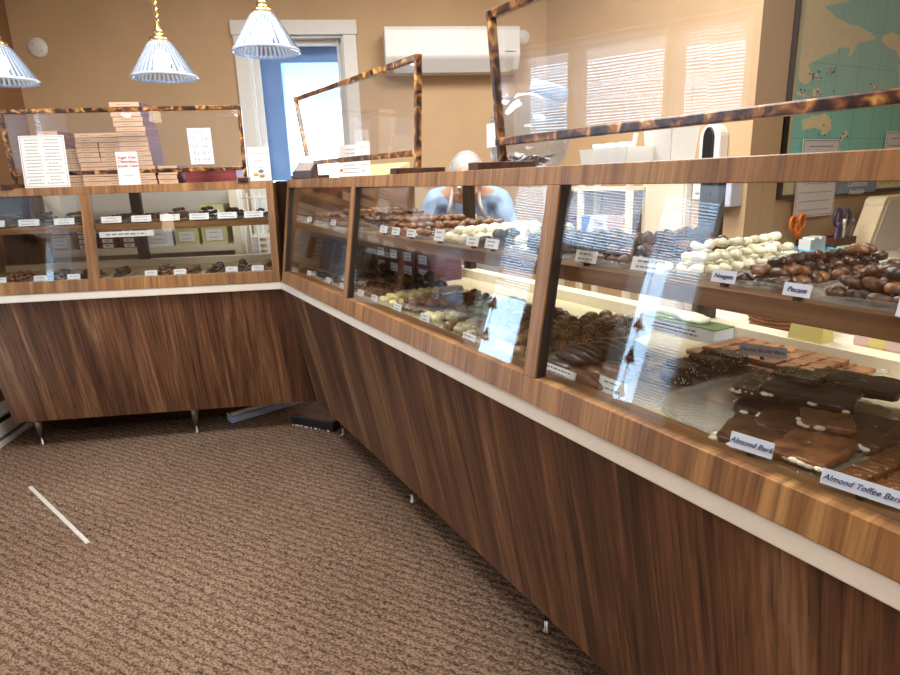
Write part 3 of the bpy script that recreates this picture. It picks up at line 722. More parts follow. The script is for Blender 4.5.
for i in range(12): g.tube([(-.004, 0, .02+i*.018), (-.012, -.004, .026+i*.018), (-.004, -.004, .03+i*.018)], .002, 5)
g.obj('spiral_binding', INKR, t)
t = thing('gift_sign', 'grey blue certificates sign on the lower map frame', 'sign', FM @ Matrix.Translation((2.795, -.034, 1.150)))
G().box(0, .40, 0, .003, 0, .16).obj('board', plain('slate_blue_card', '#7d90a6', .6), t)
text('lettering', 'Gift\nCertificates\nAvailable', .043, PAPER, t, Matrix.Translation((.20, -.001, .048)) @ UP, shear=.3)
t = thing('postcard_strip', 'cream strip of small stamps on the lower map frame', 'print', FM @ Matrix.Translation((3.21, -.03, 1.165)))
G().box(0, .34, 0, .002, 0, .10).obj('sheet', plain('cream_paper', '#ddd2a4', .7), t)
g = G()
for i in range(4): g.box(.03+i*.075, .085+i*.075, -.0008, 0, .02, .075)
g.obj('print', OLIVE, t)
G().box(2.268, 2.312, -.006, -.001, .86, 1.06).obj('taped_note', plain('faded_green_paper', '#a9a878', .7), None, FM); tag(COL.objects[-1], 'narrow faded paper strip taped on the wall below the map', 'note')

# wall right things (FB, y=2.05 facing -y)
t = thing('soap_dispenser', 'white oval wall dispenser with black centre right of the white cabinet', 'dispenser', FB @ Matrix.Translation((.835, 2.05, 1.355)))
pts = [(.06*math.cos(a), 0, .02+.085+.0*a+.06*math.sin(a)) for a in [i*PI/10 for i in range(11)]]
G().prism([(.06, 0, -.03), *[(x, 0, z) for x, y, z in pts], (-.06, 0, -.03)], (0, -.07, 0)).obj('housing', WHITE, t, bevel=.008)
G().prism([(.032, -.07, -.02), *[(x*.53, -.07, z*.92) for x, y, z in pts], (-.032, -.07, -.02)], (0, -.012, 0)).obj('window', BLACK, t, bevel=.006)
t = thing('towel_box', 'pale grey wall box below the oval dispenser', 'wall box', FB @ Matrix.Translation((.945, 2.05, 1.12)))
G().box(-.05, .05, -.09, 0, 0, .17).obj('housing', plain('pale_grey_plastic', '#c9cad6', .4), t, bevel=.006)
G().box(-.015, .015, -.06, -.03, -.004, 0).obj('outlet', BLACK, t)
t = thing('wall_switch', 'narrow white wall switch beside the white cabinet', 'switch', FB @ Matrix.Translation((.745, 2.05, 1.15)))
G().box(-.032, .032, -.02, 0, 0, .16).obj('plate', WHITE, t, bevel=.004)
G().box(-.012, .012, -.024, -.02, .03, .036).obj('toggle', INK, t)

# white cabinet + shelf on the right wall
t = thing('storage_cabinet', 'flat cream wall cabinet behind the right case', 'cabinet', FB)
G().box(.425, .70, 1.998, 2.045, .30, 1.27).obj('cabinet_body', CREAM, t, bevel=.004)
G().box(.432, .693, 1.985, 1.997, .31, 1.26).obj('cabinet_door', CREAM, t, bevel=.003)
G().ball((.66, 1.976, .8), .012).obj('knob', STEEL, t)
t = thing('wall_shelf', 'white shelf unit with box stacks left of the cream cabinet', 'shelf', FB)
for x in (-.34, -.005, .40):
    G().box(x-.016, x+.016, 1.88, 1.91, 0, 1.235).obj('upright', CREAM, t); G().box(x-.016, x+.016, 2.015, 2.045, 0, 1.235).obj('upright', CREAM, t)
for z in (.12, .50, .90, 1.22):
    G().box(-.355, .415, 1.88, 2.045, z-.02, z).obj('shelf_board', CREAM, t)
GR = 'boxes on the right wall shelf'
def stackB(x, y, z, n, w, d, h, body, end, desc, pl=None):
    s = None
    for i in range(n):
        lab = ('topmost' if i == n-1 else NTH[i]) + ' ' + desc
        Mi = at(FB, x+random.uniform(-.004, .004), y, z+i*(h+.0006))
        if s is None: s = carton('candy_box', lab, Mi, w, d, h, body, end, 'candy box', GR, pl)
        else: dup(s, Mi, lab, GR)
stackB(-.14, 1.89, .901, 6, .18, .14, .024, plain('lilac_maroon_card', '#6a3f4c', .55), None, 'maroon box in the left stack on the right wall shelf')
stackB(.305, 1.89, .901, 7, .13, .14, .023, MAROON, PINK2, 'pink ended box in the stack beside the printed carton')
t = thing('printed_carton', 'blue and white printed carton on the right wall shelf', 'carton', at(FB, .125, 1.89, .901))
G().box(-.11, .11, 0, .14, 0, .15).obj('carton_body', PAPERB, t)
G().prism([(-.109, -.001, .002), (-.109, -.001, .148), (-.03, -.001, .148), (-.085, -.001, .002)], (0, -.001, 0)).obj('blue_print', BLUE, t)
text('lettering', 'Thin\nMint', .045, INK, t, Matrix.Translation((.035, -.002, .085)) @ UP, shear=.2)

# shelf behind the back case
t = thing('wall_shelf', 'cream bookcase shelf against the back wall, seen through the back case', 'shelf', FA)
for a, b in ((-1.56, -1.515), (-.412, -.366)): G().box(a, b, .99, 1.285, 0, 1.31).obj('upright', CREAM, t)
for z0, z1 in ((.07, .10), (.50, .53), (.905, .945)): G().box(-1.515, -.412, .99, 1.285, z0, z1).obj('shelf_board', CREAM, t)
G().box(-1.515, -.412, .99, 1.03, 1.275, 1.31).obj('top_rail', CREAM, t)
G().box(-1.515, -.412, 1.272, 1.285, .1, 1.28).obj('back_panel', plain('grey_board', '#c4c0b6', .6), t)
GS = 'gift boxes on the bookcase behind the back case'
def gb(u0, u1, z0, z1, body, lab, pw=.09, ph=.06, pm=PAPER):
    carton('gift_box', lab, at(FA, (u0+u1)/2, 1.02, z0), u1-u0, .2, z1-z0, body, None, 'gift box', GS, (min(pw, (u1-u0)*.7), min(ph, (z1-z0)*.75), pm))
gb(-1.505, -1.385, .946, 1.035, TAN, 'tan gift box with white sticker at the left of the bookcase shelf')
gb(-1.50, -1.37, 1.037, 1.10, MAROON, 'maroon gift box with sticker on top of the tan one')
for k, (u0, u1, nm) in enumerate(((-1.365, -1.245, 'left'), (-1.215, -1.125, 'middle'), (-1.10, -.99, 'right'))):
    for i in range(5):
        gb(u0, u1, .946+i*.031, .976+i*.031, MAROON, '%s flat maroon gift box in the %s maroon stack on the bookcase' % ('topmost' if i == 4 else NTH[i], nm), .06, .024)
gb(-.95, -.79, .946, 1.06, PAPERB, 'white gift box with sticker on the bookcase, left of the olive boxes', .1, .07)
gb(-.96, -.80, 1.062, 1.14, WHITE, 'flat white gift box on top of the white one on the bookcase', .11, .05)
gb(-.770, -.63, .946, 1.05, OLIVE, 'lower olive gift box in the middle of the bookcase shelf', .09, .06)
gb(-.768, -.632, 1.052, 1.12, OLIVE, 'upper olive gift box in the middle of the bookcase shelf', .09, .05)
gb(-.608, -.455, .946, 1.06, OLIVE, 'lower olive gift box at the right of the bookcase shelf', .10, .07)
gb(-.605, -.46, 1.062, 1.19, OLIVE, 'upper olive gift box at the right of the bookcase shelf', .10, .06)
# white wire rack
t = thing('wire_rack', 'white wire rack right of the bookcase behind the back case', 'rack', FA)
g = G()
for x in (-.335, -.255, -.15):
    for y in (.96, 1.15): g.tube([(x, y, 0), (x, y, 1.25)], .006, 6)
g.obj('rack_posts', WHITE, t)
for z in (.30, .62, .87, 1.22):
    g = G()
    for k in range(7): g.tube([(-.335+k*.031, .96, z), (-.335+k*.031, 1.15, z)], .003, 5)
    for y in (.96, 1.15): g.tube([(-.335, y, z), (-.15, y, z)], .004, 5)
    g.obj('wire_shelf', WHITE, t)
for i in range(3):
    carton('gift_box', '%s white box with tan sticker stacked on the wire rack' % (NTH[i] if i < 2 else 'topmost'), at(FA, -.235, .97, .876+i*.036), .13, .16, .035, WHITE, None, 'gift box', 'white boxes on the wire rack', (.05, .014, TAN))
tag(G().box(-.215, -.165, 1.0, 1.05, 1.225, 1.29).obj('tin_can', plain('pale_tin', '#d8d4c4', .4), None, FA), 'small pale carton on top of the wire rack', 'carton')

# boxes inside right case, corner end
GI = 'maroon boxes at the corner end of the right case'
for c, u in enumerate((.16, .31, .46, .61)):
    for i in range(3):
        carton('candy_box', '%s maroon box with white sticker, %s column inside the corner end of the right case' % (('lowest', 'middle', 'top')[i], ('first', 'second', 'third', 'fourth')[c]), at(FB, u, .47, .871+i*.062), .13, .15, .06, MAROON, None, 'candy box', GI, (.075, .038, PAPER))

# work counter behind the right case + counter at map wall
t = thing('work_table', 'low cream work table behind the right case', 'table', FB)
G().box(1.6, 2.9, .76, 1.08, .80, .835).obj('table_top', CREAM, t, bevel=.003)
for x in (1.64, 2.86):
    for y in (.79, 1.05): G().box(x-.02, x+.02, y-.02, y+.02, 0, .80).obj('leg', CREAM, t)
t = thing('wall_counter', 'cream counter along the map wall', 'counter', FM)
G().box(2.2, 4.6, -.42, -.005, .80, .84).obj('counter_top', CREAM, t)
G().box(2.25, 4.55, -.40, -.01, .05, .80).obj('counter_body', CREAM, t)
# flat green-white box with paper on the rear ledge
t = thing('flat_carton', 'flat green topped white carton lying at the rear of the right deck', 'carton', at(FB, 1.862, .602, .8705, 0))
G().box(-.125, .125, -.02, .055, 0, .034).obj('carton_side', PAPERB, t)
G().box(-.126, .126, -.021, .056, .034, .037).obj('carton_top', GREEN, t)
sheet_lines(G(), -.11, .11, .006, .028, -.02, 2, 0, .004, 3).obj('print', INKB, t)
t = thing('tissue_bundle', 'crumpled pale tissue paper lying on the green carton', 'tissue', at(FB, 1.885, .620, .908))
g = G().ball((0, 0, .008), .04, sub=3, sc=(1.4, .75, .34))
for v in g.b.verts: v.co += Vector((0, 0, .008*noise.noise(v.co*40)))
g.obj('tissue', plain('pale_tissue', '#e6e4cf', .8), t)
t = thing('wicker_basket', 'brown wicker basket on the work table behind the green carton', 'basket', at(FB, 1.92, .98, .836))
g = G()
for i in range(7): g.lathe([(.085+.002*i, .008+i*.012), (.09+.002*i, .014+i*.012), (.085+.002*i, .02+i*.012), (.078+.002*i, .014+i*.012)], (0, 0, 0), 28, rib=.03, close=True)
g.lathe([(0, .004), (.085, .004), (.085, .010), (0, .010)], (0, 0, 0), 24)
g.obj('woven_body', plain('wicker', '#7d4b28', .6, var=.3, sc=80), t)
t = thing('paper_bag', 'yellow paper bag standing on the rear ledge of the right case', 'paper bag', at(FB, 2.165, .69, .9055))
G().hexa([(-.04, -.025, 0), (.04, -.025, 0), (.04, .025, 0), (-.04, .025, 0), (-.032, -.010, .10), (.032, -.010, .10), (.032, .010, .10), (-.032, .010, .10)]).obj('bag_body', YELLOW, t)
for i, (x, c, nm) in enumerate(((2.165, PINK2, 'left pink'), (2.20, YELLOW, 'middle yellow'), (2.235, PINK2, 'right pink'))):
    carton('small_box', '%s small box in the row beyond the yellow bag' % nm, at(FB, x+.03, .86, .836), .033, .05, .085, c, None, 'box', 'small coloured boxes')

# map-wall counter things
t = thing('tissue_cup', 'aqua blue cup stuffed with white papers on the map wall counter', 'cup', FM @ Matrix.Translation((2.40, -.17, .84)))
G().lathe([(.085, 0), (.10, .06), (.097, .06), (.082, .004), (0, .004)], (0, 0, 0), 24).obj('cup_body', CYAN, t)
for i in range(4):
    G().box(-.06+.03*i, -.02+.03*i, -.02, .04, .02, .105+.01*(i % 2)).obj('folded_paper', PAPER, t)
t = thing('crumpled_cloth', 'bluish crumpled cloth left of the aqua cup', 'cloth', FM @ Matrix.Translation((2.22, -.15, .842)))
g = G().ball((0, 0, .045), .06, sub=3, sc=(.9, .8, .8))
for v in g.b.verts: v.co += v.co.normalized()*.012*noise.noise(v.co*30)
g.obj('cloth', plain('blue_grey_cloth', '#9aa3bd', .8), t)
t = thing('pencil_holder', 'brown wooden pencil holder on the map wall counter', 'holder', FM @ Matrix.Translation((2.62, -.15, .84)))
g = G().box(-.095, .095, -.06, -.05, 0, .10).box(-.095, .095, .05, .06, 0, .10).box(-.095, -.085, -.05, .05, 0, .10).box(.085, .095, -.05, .05, 0, .10).box(-.095, .095, -.06, .06, 0, .008)
g.obj('holder_body', wood('holder_wood', [(.3, '#3f2416'), (.6, '#6d4027'), (.8, '#8a5636')], 0, 30), t)
def scissors(x, mat, label, s=1, tilt=0, y=-.15):
    t = thing('scissors', label, 'scissors', FM @ Matrix.Translation((x, y, .852)) @ Matrix.Rotation(tilt, 4, 'Y') @ Matrix.Scale(s, 4), 'scissors in the pencil holder')
    for sg in (-1, 1):
        c = (sg*.042, 0, .185)
        pts = [(c[0]+.030*math.cos(a), 0, c[2]+.042*math.sin(a)) for a in [i*PI/10 for i in range(21)]]
        hd = G().tube(pts, .009, 8).tube([(sg*.026, 0, .15), (-sg*.004, 0, .09)], .011, 8).obj('handle', mat, t)
        G().hexa([(-sg*.004-.009, -.002, .0), (-sg*.004+.003, -.002, .0), (-sg*.004+.003, .002, 0), (-sg*.004-.009, .002, 0), (-.011, -.002, .1), (.011, -.002, .1), (.011, .002, .1), (-.011, .002, .1)]).obj('blade', STEEL, t)
scissors(2.47, ORANGE, 'orange handled scissors standing between the aqua cup and the pencil holder', .9, -.1, -.045)
scissors(2.655, NAVY, 'navy handled scissors standing in the pencil holder', 1.0, .08)
for i, (x, m, h, nm) in enumerate(((2.555, PURPLE, .17, 'purple'), (2.59, NAVY, .16, 'navy'), (2.61, plain('teal_plastic', '#2f5f63', .4), .15, 'teal'), (2.635, WHITE, .18, 'white'), (2.69, plain('grey_marker', '#5c5560', .4), .18, 'grey'))):
    tp = thing('pen', nm+' pen standing in the pencil holder', 'pen', FM @ Matrix.Translation((x, -.185, .852)) @ Matrix.Rotation(random.uniform(-.18, .18), 4, 'Y'), 'pens in the pencil holder')
    G().tube([(0, 0, 0), (0, 0, h-.03)], .0075, 8).obj('barrel', m, tp); G().tube([(0, 0, h-.03), (0, 0, h)], .0085, 8).obj('cap', m, tp)
t = thing('small_card_box', 'small green and white box leaning before the pencil holder', 'box', FM @ Matrix.Translation((2.46, -.30, .84)))
G().box(-.05, .05, -.02, .02, 0, .06).obj('box_body', WHITE, t); G().box(-.051, .051, -.021, .021, .06, .075).obj('box_lid', plain('mint_card', '#9cc0a4', .6), t)
t = thing('food_container', 'large cloudy plastic container with rounded lid leaning at the right edge', 'container', FM @ Matrix.Translation((2.78, -.22, .842)))
pts = []
for (cx, cz, a0) in ((.10, .06, PI), (.60, .06, 1.5*PI), (.60, .25, 0), (.14, .25, .5*PI)):
    for k in range(6):
        a = a0+k*PI/10; pts.append((cx-.0+.05*math.cos(a)+(cz-.06)*.25*(1 if cx < .3 else 0), 0, cz+.05*math.sin(a)-.01))
G().prism(pts, (0, .10, 0)).obj('container_body', plain('beige_plastic', '#e2cba4', .4), t, bevel=.006)
G().prism([(x*.86+.05, -.004, z*.86+.02) for x, y, z in pts], (0, .005, 0)).obj('container_lid', PLAST_W, t)
t = thing('clear_tray', 'empty clear plastic lid lying on the map wall counter', 'tray', FM @ Matrix.Translation((3.0, -.33, .842)))
open_tub(.5, .14, .03).obj('tray_body', PLAST, t)

# ------------------------------------------------------------------ things under the back case
t = thing('light_bar', 'pale blue metal light bar lying under the back case', 'light bar', Matrix.Translation((-1.26, 3.235, .002)) @ Matrix.Rotation(math.atan2(.30, .33), 4, 'Z'))
G().box(0, .55, -.03, .03, 0, .035).obj('channel', LBLUE, t, bevel=.004)
G().box(-.004, .0, -.028, .028, .002, .05).box(.55, .554, -.028, .028, .002, .05).obj('end_cap', LBLUE, t)
G().tube([(.01, 0, .043), (.54, 0, .043)], .012, 10).obj('tube_lamp', WHITE, t)
t = thing('black_box', 'flat black box with scuffed white edges under the corner of the cases', 'box', Matrix.Translation((-.90, 3.165, .001)) @ Matrix.Rotation(-.46, 4, 'Z'))
G().box(0, .29, 0, .22, 0, .058).obj('box_body', BLACK, t, bevel=.003)
g = G(); r_ = random.Random(3); x = .01
while x < .27:
    w = r_.uniform(.005, .03); g.box(x, x+w, -.0012, .001, .001, .004+r_.uniform(0, .006)); x += w+r_.uniform(.005, .02)
g.obj('scuffed_edge', WHITE, t)
G().box(.01, .28, .01, .21, .058, .060).obj('box_top', W_DARK, t)
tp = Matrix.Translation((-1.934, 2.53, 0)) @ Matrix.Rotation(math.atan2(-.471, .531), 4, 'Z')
tag(G().box(0, .71, -.0075, .0075, 0, .0025).obj('sun_streak', plain('sun_streak_pale', '#bdb5ad', .8, var=.35, sc=90), None, tp), 'thin white streak of sunlight laid as a strip diagonally on the carpet', 'light streak')  # streak of sunlight put in as a pale solid strip

# ------------------------------------------------------------------ chocolates
def lump(seed, lobes, sx, sy, sz, spread=.55, rl=.5, sub=3):
    r = random.Random(seed); b = bmesh.new(); bmesh.ops.create_icosphere(b, subdivisions=sub, radius=1)
    C = [(Vector((r.uniform(-1, 1), r.uniform(-1, 1), r.uniform(-.3, .9))).normalized()*spread*r.uniform(.6, 1), rl*r.uniform(.8, 1.15)) for _ in range(lobes)]
    for v in b.verts:
        d = v.co.normalized(); best = .55
        for c, rad in C:
            k = d.dot(c); q = k*k-c.length_squared+rad*rad
            if q > 0: best = max(best, k+math.sqrt(q))
        best += .05*noise.noise(d*3+Vector((seed, 0, 0)))+.07*noise.noise(d*6.5+Vector((0, seed, 0)))
        p = d*best; v.co = Vector((p.x*sx, p.y*sy, max(p.z, -.45)*sz))
    zm = min(v.co.z for v in b.verts)
    for v in b.verts: v.co.z -= zm
    for f in b.faces: f.smooth = True
    return b
def mk(b, name, mat):
    me = bpy.data.meshes.new(name); b.to_mesh(me); b.free(); me.materials.append(mat); return me
CL = [lump(i, 7, .019, .019, .016) for i in range(4)]
def meshes(bs, mats, name):
    out = []
    for b in bs:
        for m in mats:
            me = bpy.data.meshes.new(name); b.to_mesh(me); me.materials.append(m); out.append(me)
    return out
BALL = [lump(20+i, 3, .016, .016, .016, .2, .85) for i in range(2)]
OVAL = [lump(30+i, 6, .024, .018, .016, .50, .52) for i in range(4)]
DOME = [lump(40+i, 2, .022, .018, .017, .1, .9) for i in range(2)]
BIG = [lump(50+i, 6, .030, .028, .026, .45, .62) for i in range(3)]
LOG = [lump(60+i, 4, .058, .017, .017, .12, .9) for i in range(2)]
BIT = [lump(70+i, 5, .013, .012, .010, .5, .55, 2) for i in range(3)]
def bar(seed, w, d, h, rough=.002):
    r = random.Random(seed); b = bmesh.new()
    g = G(); g.b.free(); g.b = b; g.box(-w/2, w/2, -d/2, d/2, 0, h)
    bmesh.ops.bevel(b, geom=b.edges[:], offset=h*.10, segments=1, affect='EDGES')
    bmesh.ops.subdivide_edges(b, edges=b.edges[:], cuts=2)
    for v in b.verts: v.co += Vector((noise.noise(v.co*60+Vector((seed, 0, 0))), noise.noise(v.co*60+Vector((0, seed, 0))), (noise.noise(v.co*50+Vector((0, 0, seed))) if v.co.z > h*.5 else 0)))*rough
    return b
SQ = [bar(80+i, .046, .040, .013) for i in range(3)]
PB = [bar(90+i, .035, .036, .010, .0022) for i in range(3)]
SPB = [bar(100+i, .075, .06, .020, .005) for i in range(3)]
NCH = [0]
def put(me, name, label, cat, group, M):
    o = bpy.data.objects.new(name, me); COL.objects.link(o); o.matrix_world = M; tag(o, label, cat, group); NCH[0] += 1; return o
def heap(F, ms, name, label, cat, group, x0, x1, y0, y1, z0, dx, dy, h, layers=1, tilt=.15, rz=PI, s=1, jit=.12, drop=0):
    for l in range(layers):
        ins = l*.55
        nx = max(1, int((x1-x0)/dx+.3)-l); ny = max(1, int((y1-y0)/dy+.3)-l)
        for j in range(ny):
            for i in range(nx):
                if random.random() < drop: continue
                x = (x0+x1)/2+(i-(nx-1)/2)*dx+(.25*dx if j % 2 else -.25*dx)*(.6 if nx > 2 else 0)+random.uniform(-jit, jit)*dx
                y = (y0+y1)/2+(j-(ny-1)/2)*dy+random.uniform(-jit, jit)*dy
                k = s*random.uniform(.9, 1.1)
                M = F @ Matrix.Translation((x, y, z0+l*h*.8+.0005)) @ Matrix.Rotation(random.uniform(-rz, rz), 4, 'Z') @ Matrix.Rotation(random.uniform(-tilt, tilt)*(1 if l else .4), 4, 'X') @ Matrix.Rotation(random.uniform(-tilt, tilt)*(1 if l else .4), 4, 'Y') @ Matrix.Scale(k, 4)
                put(random.choice(ms), name, label, cat, group, M)
def tray(F, x0, x1, y0, y1, z0, label, mat=None, h=.012, wavy=True, name='candy_tray', rz=0, group=None):
    mat = mat or PLAST
    w, d = (x1-x0)/2, (y1-y0)/2
    t = thing(name, label, 'tray', at(F, (x0+x1)/2, (y0+y1)/2, z0+.0005, rz), group)
    n = 64; b = bmesh.new(); rings = []
    for (e, z) in ((.0, 0), (.0, .0016), (.006, h), (.012, h+.001), (.012, h-.001), (.004, -.0)):
        ring = []
        for k in range(n):
            a = 2*PI*k/n; c, s_ = math.cos(a), math.sin(a); q = max(abs(c), abs(s_)); p = .22
            ux = (abs(c)**p)*(1 if c > 0 else -1) if abs(c) > 1e-6 else 0; uy = (abs(s_)**p)*(1 if s_ > 0 else -1) if abs(s_) > 1e-6 else 0
            wob = (.0022*math.sin(k*PI/2+.7)) if (wavy and e > .005) else 0
            ring.append(b.verts.new((ux*(w-.012+e), uy*(d-.012+e), z+wob)))
        rings.append(ring)
    for A, B in zip(rings[1:], rings[2:]):
        for k in range(n):
            f = b.faces.new([A[k], A[(k+1) % n], B[(k+1) % n], B[k]]); f.smooth = True
    b.faces.new(rings[1]); b.faces.new(rings[5][::-1])
    g = G(); g.b.free(); g.b = b
    g.obj('tray_shell', mat, t)
    return t
CARDN = [0]
def card(F, x, y, z, label, w=.058, h=.024, rz=0, txt=None, lean=.25, mat=PAPER, size=None):
    M = at(F, x, y, z+.006, rz) @ Matrix.Rotation(-lean, 4, 'X')
    t = thing('price_card', label, 'label card', M, 'candy label cards')
    CARDN[0] += 1
    if txt:
        G().box(-w/2, w/2, 0, .0016, 0, h).obj('card', PAPERB, t)
        text('lettering', txt, size or h*.72, INKB, t, Matrix.Translation((0, -.0006, h*.5)) @ UP, shear=.35)
    else:
        g = G().box(-w/2, w/2, 0, .0016, 0, h)
        sheet_lines(g, -w/2+.006, w/2-.006, .002, h-.002, 0, 2, 1, .0032, CARDN[0])
        g.obj('card', [mat, INK], t)
    G().box(-.004, .004, .002, .014, -.006, .006).obj('clip', BLACK, t)
DK, SH, SHA = .871, 1.1225, 1.1405
D_ = meshes(CL, [DARK], 'cluster'); M_ = meshes(CL, [MILK], 'cluster'); W_ = meshes(CL, [WCHOC], 'cluster'); B_ = meshes(CL, [BROWN], 'cluster')
DB = meshes(BIG, [DARK], 'big'); OB = meshes(OVAL, [BROWN, MILK], 'oval'); OD = meshes(OVAL, [DARK, BROWN], 'oval')
OM = meshes(OVAL, [MILK], 'oval'); WB = meshes(DOME, [WCHOC], 'dome'); DD = meshes(DOME, [DARK], 'dome'); BD = meshes(BALL, [DARK, BROWN], 'ball')
ST = meshes(DOME, [STRIPE], 'dome'); SG = meshes(OVAL, [STRIPEG], 'oval'); SY = meshes(OVAL, [STRIPEY], 'oval'); GM = meshes(OVAL, [GCHOC], 'oval'); YC = meshes(OVAL, [YCHOC], 'oval')
LD = meshes(LOG, [DARK], 'log'); LM = meshes(LOG, [MILK], 'log'); BTD = meshes(BIT, [DARK, BROWN], 'bit'); BTM = meshes(BIT, [MILK, BROWN], 'bit')
SQM = meshes(SQ, [BROWN], 'square'); SQD = meshes(SQ, [DARK], 'square')
def T(F, kind, x0, x1, y0, y1, z0, dx, dy, h, lay, nm, what, where, cardx=None, cardlab=None, s=1, txt=None, cat='chocolate', mat=None, cw=.058, tr=True, rz=PI, cardy=None, hrz=0, drop=0, ch=.024, sz=None):
    if kind[0].name.startswith('oval'): dx, dy, h = dx*.74, dy*.9, h*.9
    if tr: tray(F, x0, x1, y0, y1, z0, 'clear tray holding the %s %s' % (what, where), mat)
    heap(F, kind, nm, '%s in the tray %s' % (what, where), cat, '%s %s' % (what, where), x0+.018, x1-.018, y0+.018, y1-.018, z0+.003, dx, dy, h, lay, s=s, rz=rz, drop=drop)
    if cardx is not None: card(F, cardx, cardy if cardy is not None else y0-.004, z0, cardlab or 'label card before the %s %s' % (what, where), txt=txt, rz=hrz, w=cw, h=ch, size=sz)
U = 'on the upper shelf of the right case'
# --- right case, upper shelf
T(FB, M_, .10, .36, .11, .46, SH, .040, .040, .028, 2, 'nut_cluster', 'milk chocolate nut clusters', 'at the corner end of the right shelf', .2)
T(FB, M_, .40, .62, .11, .46, SH, .040, .040, .028, 3, 'nut_cluster', 'heaped milk chocolate clusters', 'second from the corner, right shelf', .52)
T(FB, B_, .66, .88, .11, .46, SH, .042, .042, .028, 3, 'nut_cluster', 'brown chocolate clusters', 'left of the first post, right shelf', .77)
T(FB, OM, .97, .1+1.07, .11, .46, SH, .046, .036, .022, 3, 'caramel_oval', 'milk chocolate ovals', 'right of the first post, right shelf', 1.03)
T(FB, M_, 1.19, 1.36, .11, .46, SH, .042, .042, .03, 2, 'nut_cluster', 'large milk clusters', 'left of the white domes, right shelf', 1.24)
card(FB, 1.14, .10, SH, 'blank white card, left one at the large milk clusters')
T(FB, WB, 1.38, 1.54, .11, .46, SH, .043, .038, .024, 2, 'cream_dome', 'white coated domes', 'in the middle of the right shelf', 1.42, mat=None, ch=.034)
T(FB, WB[:1]+DD, 1.56, 1.70, .11, .46, SH, .043, .038, .024, 2, 'cream_dome', 'mixed white and dark domes', 'beside the white domes, right shelf', 1.60)
T(FB, DB, 1.72, 1.96, .11, .46, SH, .06, .056, .04, 1, 'dark_cluster', 'big shiny dark clusters', 'left of the second post, right shelf', 1.69)
T(FB, BD+M_[:1], 1.98, 2.14, .11, .48, SH, .031, .031, .022, 3, 'truffle', 'dark and milk truffles', 'right of the second post, right shelf', 2.03, cw=.06, s=.85)
T(FB, W_, 2.16, 2.31, .11, .48, SH, .033, .032, .024, 3, 'white_cluster', 'white chocolate clusters', 'left of the nougats, right shelf', 2.19, cw=.075, s=.78)
T(FB, OB+OD+BTD, 2.33, 2.46, .11, .48, SH, .040, .029, .020, 3, 'nougat', 'dark and milk nougats', 'behind the Nougats card', 2.345, 'label card reading Nougats on the right shelf', txt='Nougats', cw=.042, ch=.020, sz=.0098, s=.76)
T(FB, OD+OB, 2.475, 2.625, .09, .48, SH, .040, .029, .021, 3, 'pecan_cluster', 'dark pecan chocolates', 'behind the Pecans card', 2.475, 'label card reading Pecans on the right shelf', txt='Pecans', cw=.038, ch=.018, sz=.0100, s=.78)
T(FB, WB, 2.635, 2.84, .065, .45, SH, .040, .034, .024, 1, 'white_piece', 'white nut pieces', 'at the far right of the right shelf', 2.632, 'label card reading White at the right edge of the right shelf', txt='White', cw=.045, ch=.022)
# --- right case, deck
T(FB, D_, .10, .32, .10, .42, DK, .041, .041, .03, 1, 'dark_cluster', 'small dark clusters', 'at the corner end of the right deck', .15)
T(FB, DB, .35, .54, .10, .43, DK, .060, .056, .04, 2, 'dark_cluster', 'large dark mounds', 'second from the corner, right deck', .42)
T(FB, OB, .56, .71, .10, .43, DK, .047, .036, .026, 2, 'caramel_oval', 'brown and milk ovals', 'third from the corner, right deck', .60)
T(FB, DB, .73, .90, .26, .46, DK, .060, .056, .04, 2, 'dark_cluster', 'black chocolate mounds', 'behind the peanut pieces, right deck')
T(FB, BTM, .73, .90, .10, .25, DK, .030, .028, .016, 2, 'peanut_piece', 'milk peanut pieces', 'before the black mounds, right deck', .80)
T(FB, YC, .92, 1.05, .10, .46, DK, .047, .036, .022, 2, 'cream_piece', 'pale yellow coated pieces', 'right of the first post, right deck', .93)
T(FB, OB, 1.07, 1.24, .10, .46, DK, .046, .036, .024, 2, 'caramel_oval', 'brown ovals', 'right of the yellow pieces', 1.13)
T(FB, YC+SY, 1.26, 1.39, .10, .25, DK, .047, .036, .022, 1, 'cream_piece', 'cream coated pieces', 'before the mint green pieces', 1.33)
T(FB, GM, 1.26, 1.40, .26, .50, DK, .047, .036, .024, 2, 'mint_piece', 'mint green pieces', 'in the middle of the right deck')
T(FB, SG+SY[:1], 1.42, 1.59, .24, .50, DK, .047, .036, .022, 2, 'striped_piece', 'grey striped pieces', 'right of the mint green pieces')
T(FB, SY+ST, 1.42, 1.60, .08, .23, DK, .046, .038, .022, 1, 'striped_piece', 'cream and dark striped pieces', 'before the grey striped pieces', 1.62, 'white label card left of the second post on the deck', cw=.065)
T(FB, ST, 1.62, 1.84, .09, .56, DK, .047, .040, .026, 2, 'caramel_dome', 'striped caramel domes', 'around the second post, right deck', 1.765, 'white label card at the second post on the deck', cw=.075, ch=.03)
tray(FB, 1.87, 2.07, .075, .38, DK, 'clear tray holding the chocolate logs')
heap(FB, LD, 'chocolate_log', 'dark chocolate log lying in the log tray', 'chocolate', 'dark chocolate logs', 1.90, 1.985, .10, .36, DK+.003, .10, .036, .026, 2, rz=.15, tilt=.05)
heap(FB, LM, 'chocolate_log', 'milk chocolate log lying at the right side of the log tray', 'chocolate', 'milk chocolate logs', 1.99, 2.06, .09, .28, DK+.003, .10, .037, .026, 1, rz=.3, tilt=.05)
card(FB, 1.975, .085, DK, 'white label card fronting the chocolate log tray', .11, .022)
card(FB, 2.12, .10, DK, 'white label card behind the glare beside the scallop tray', .075, .03)
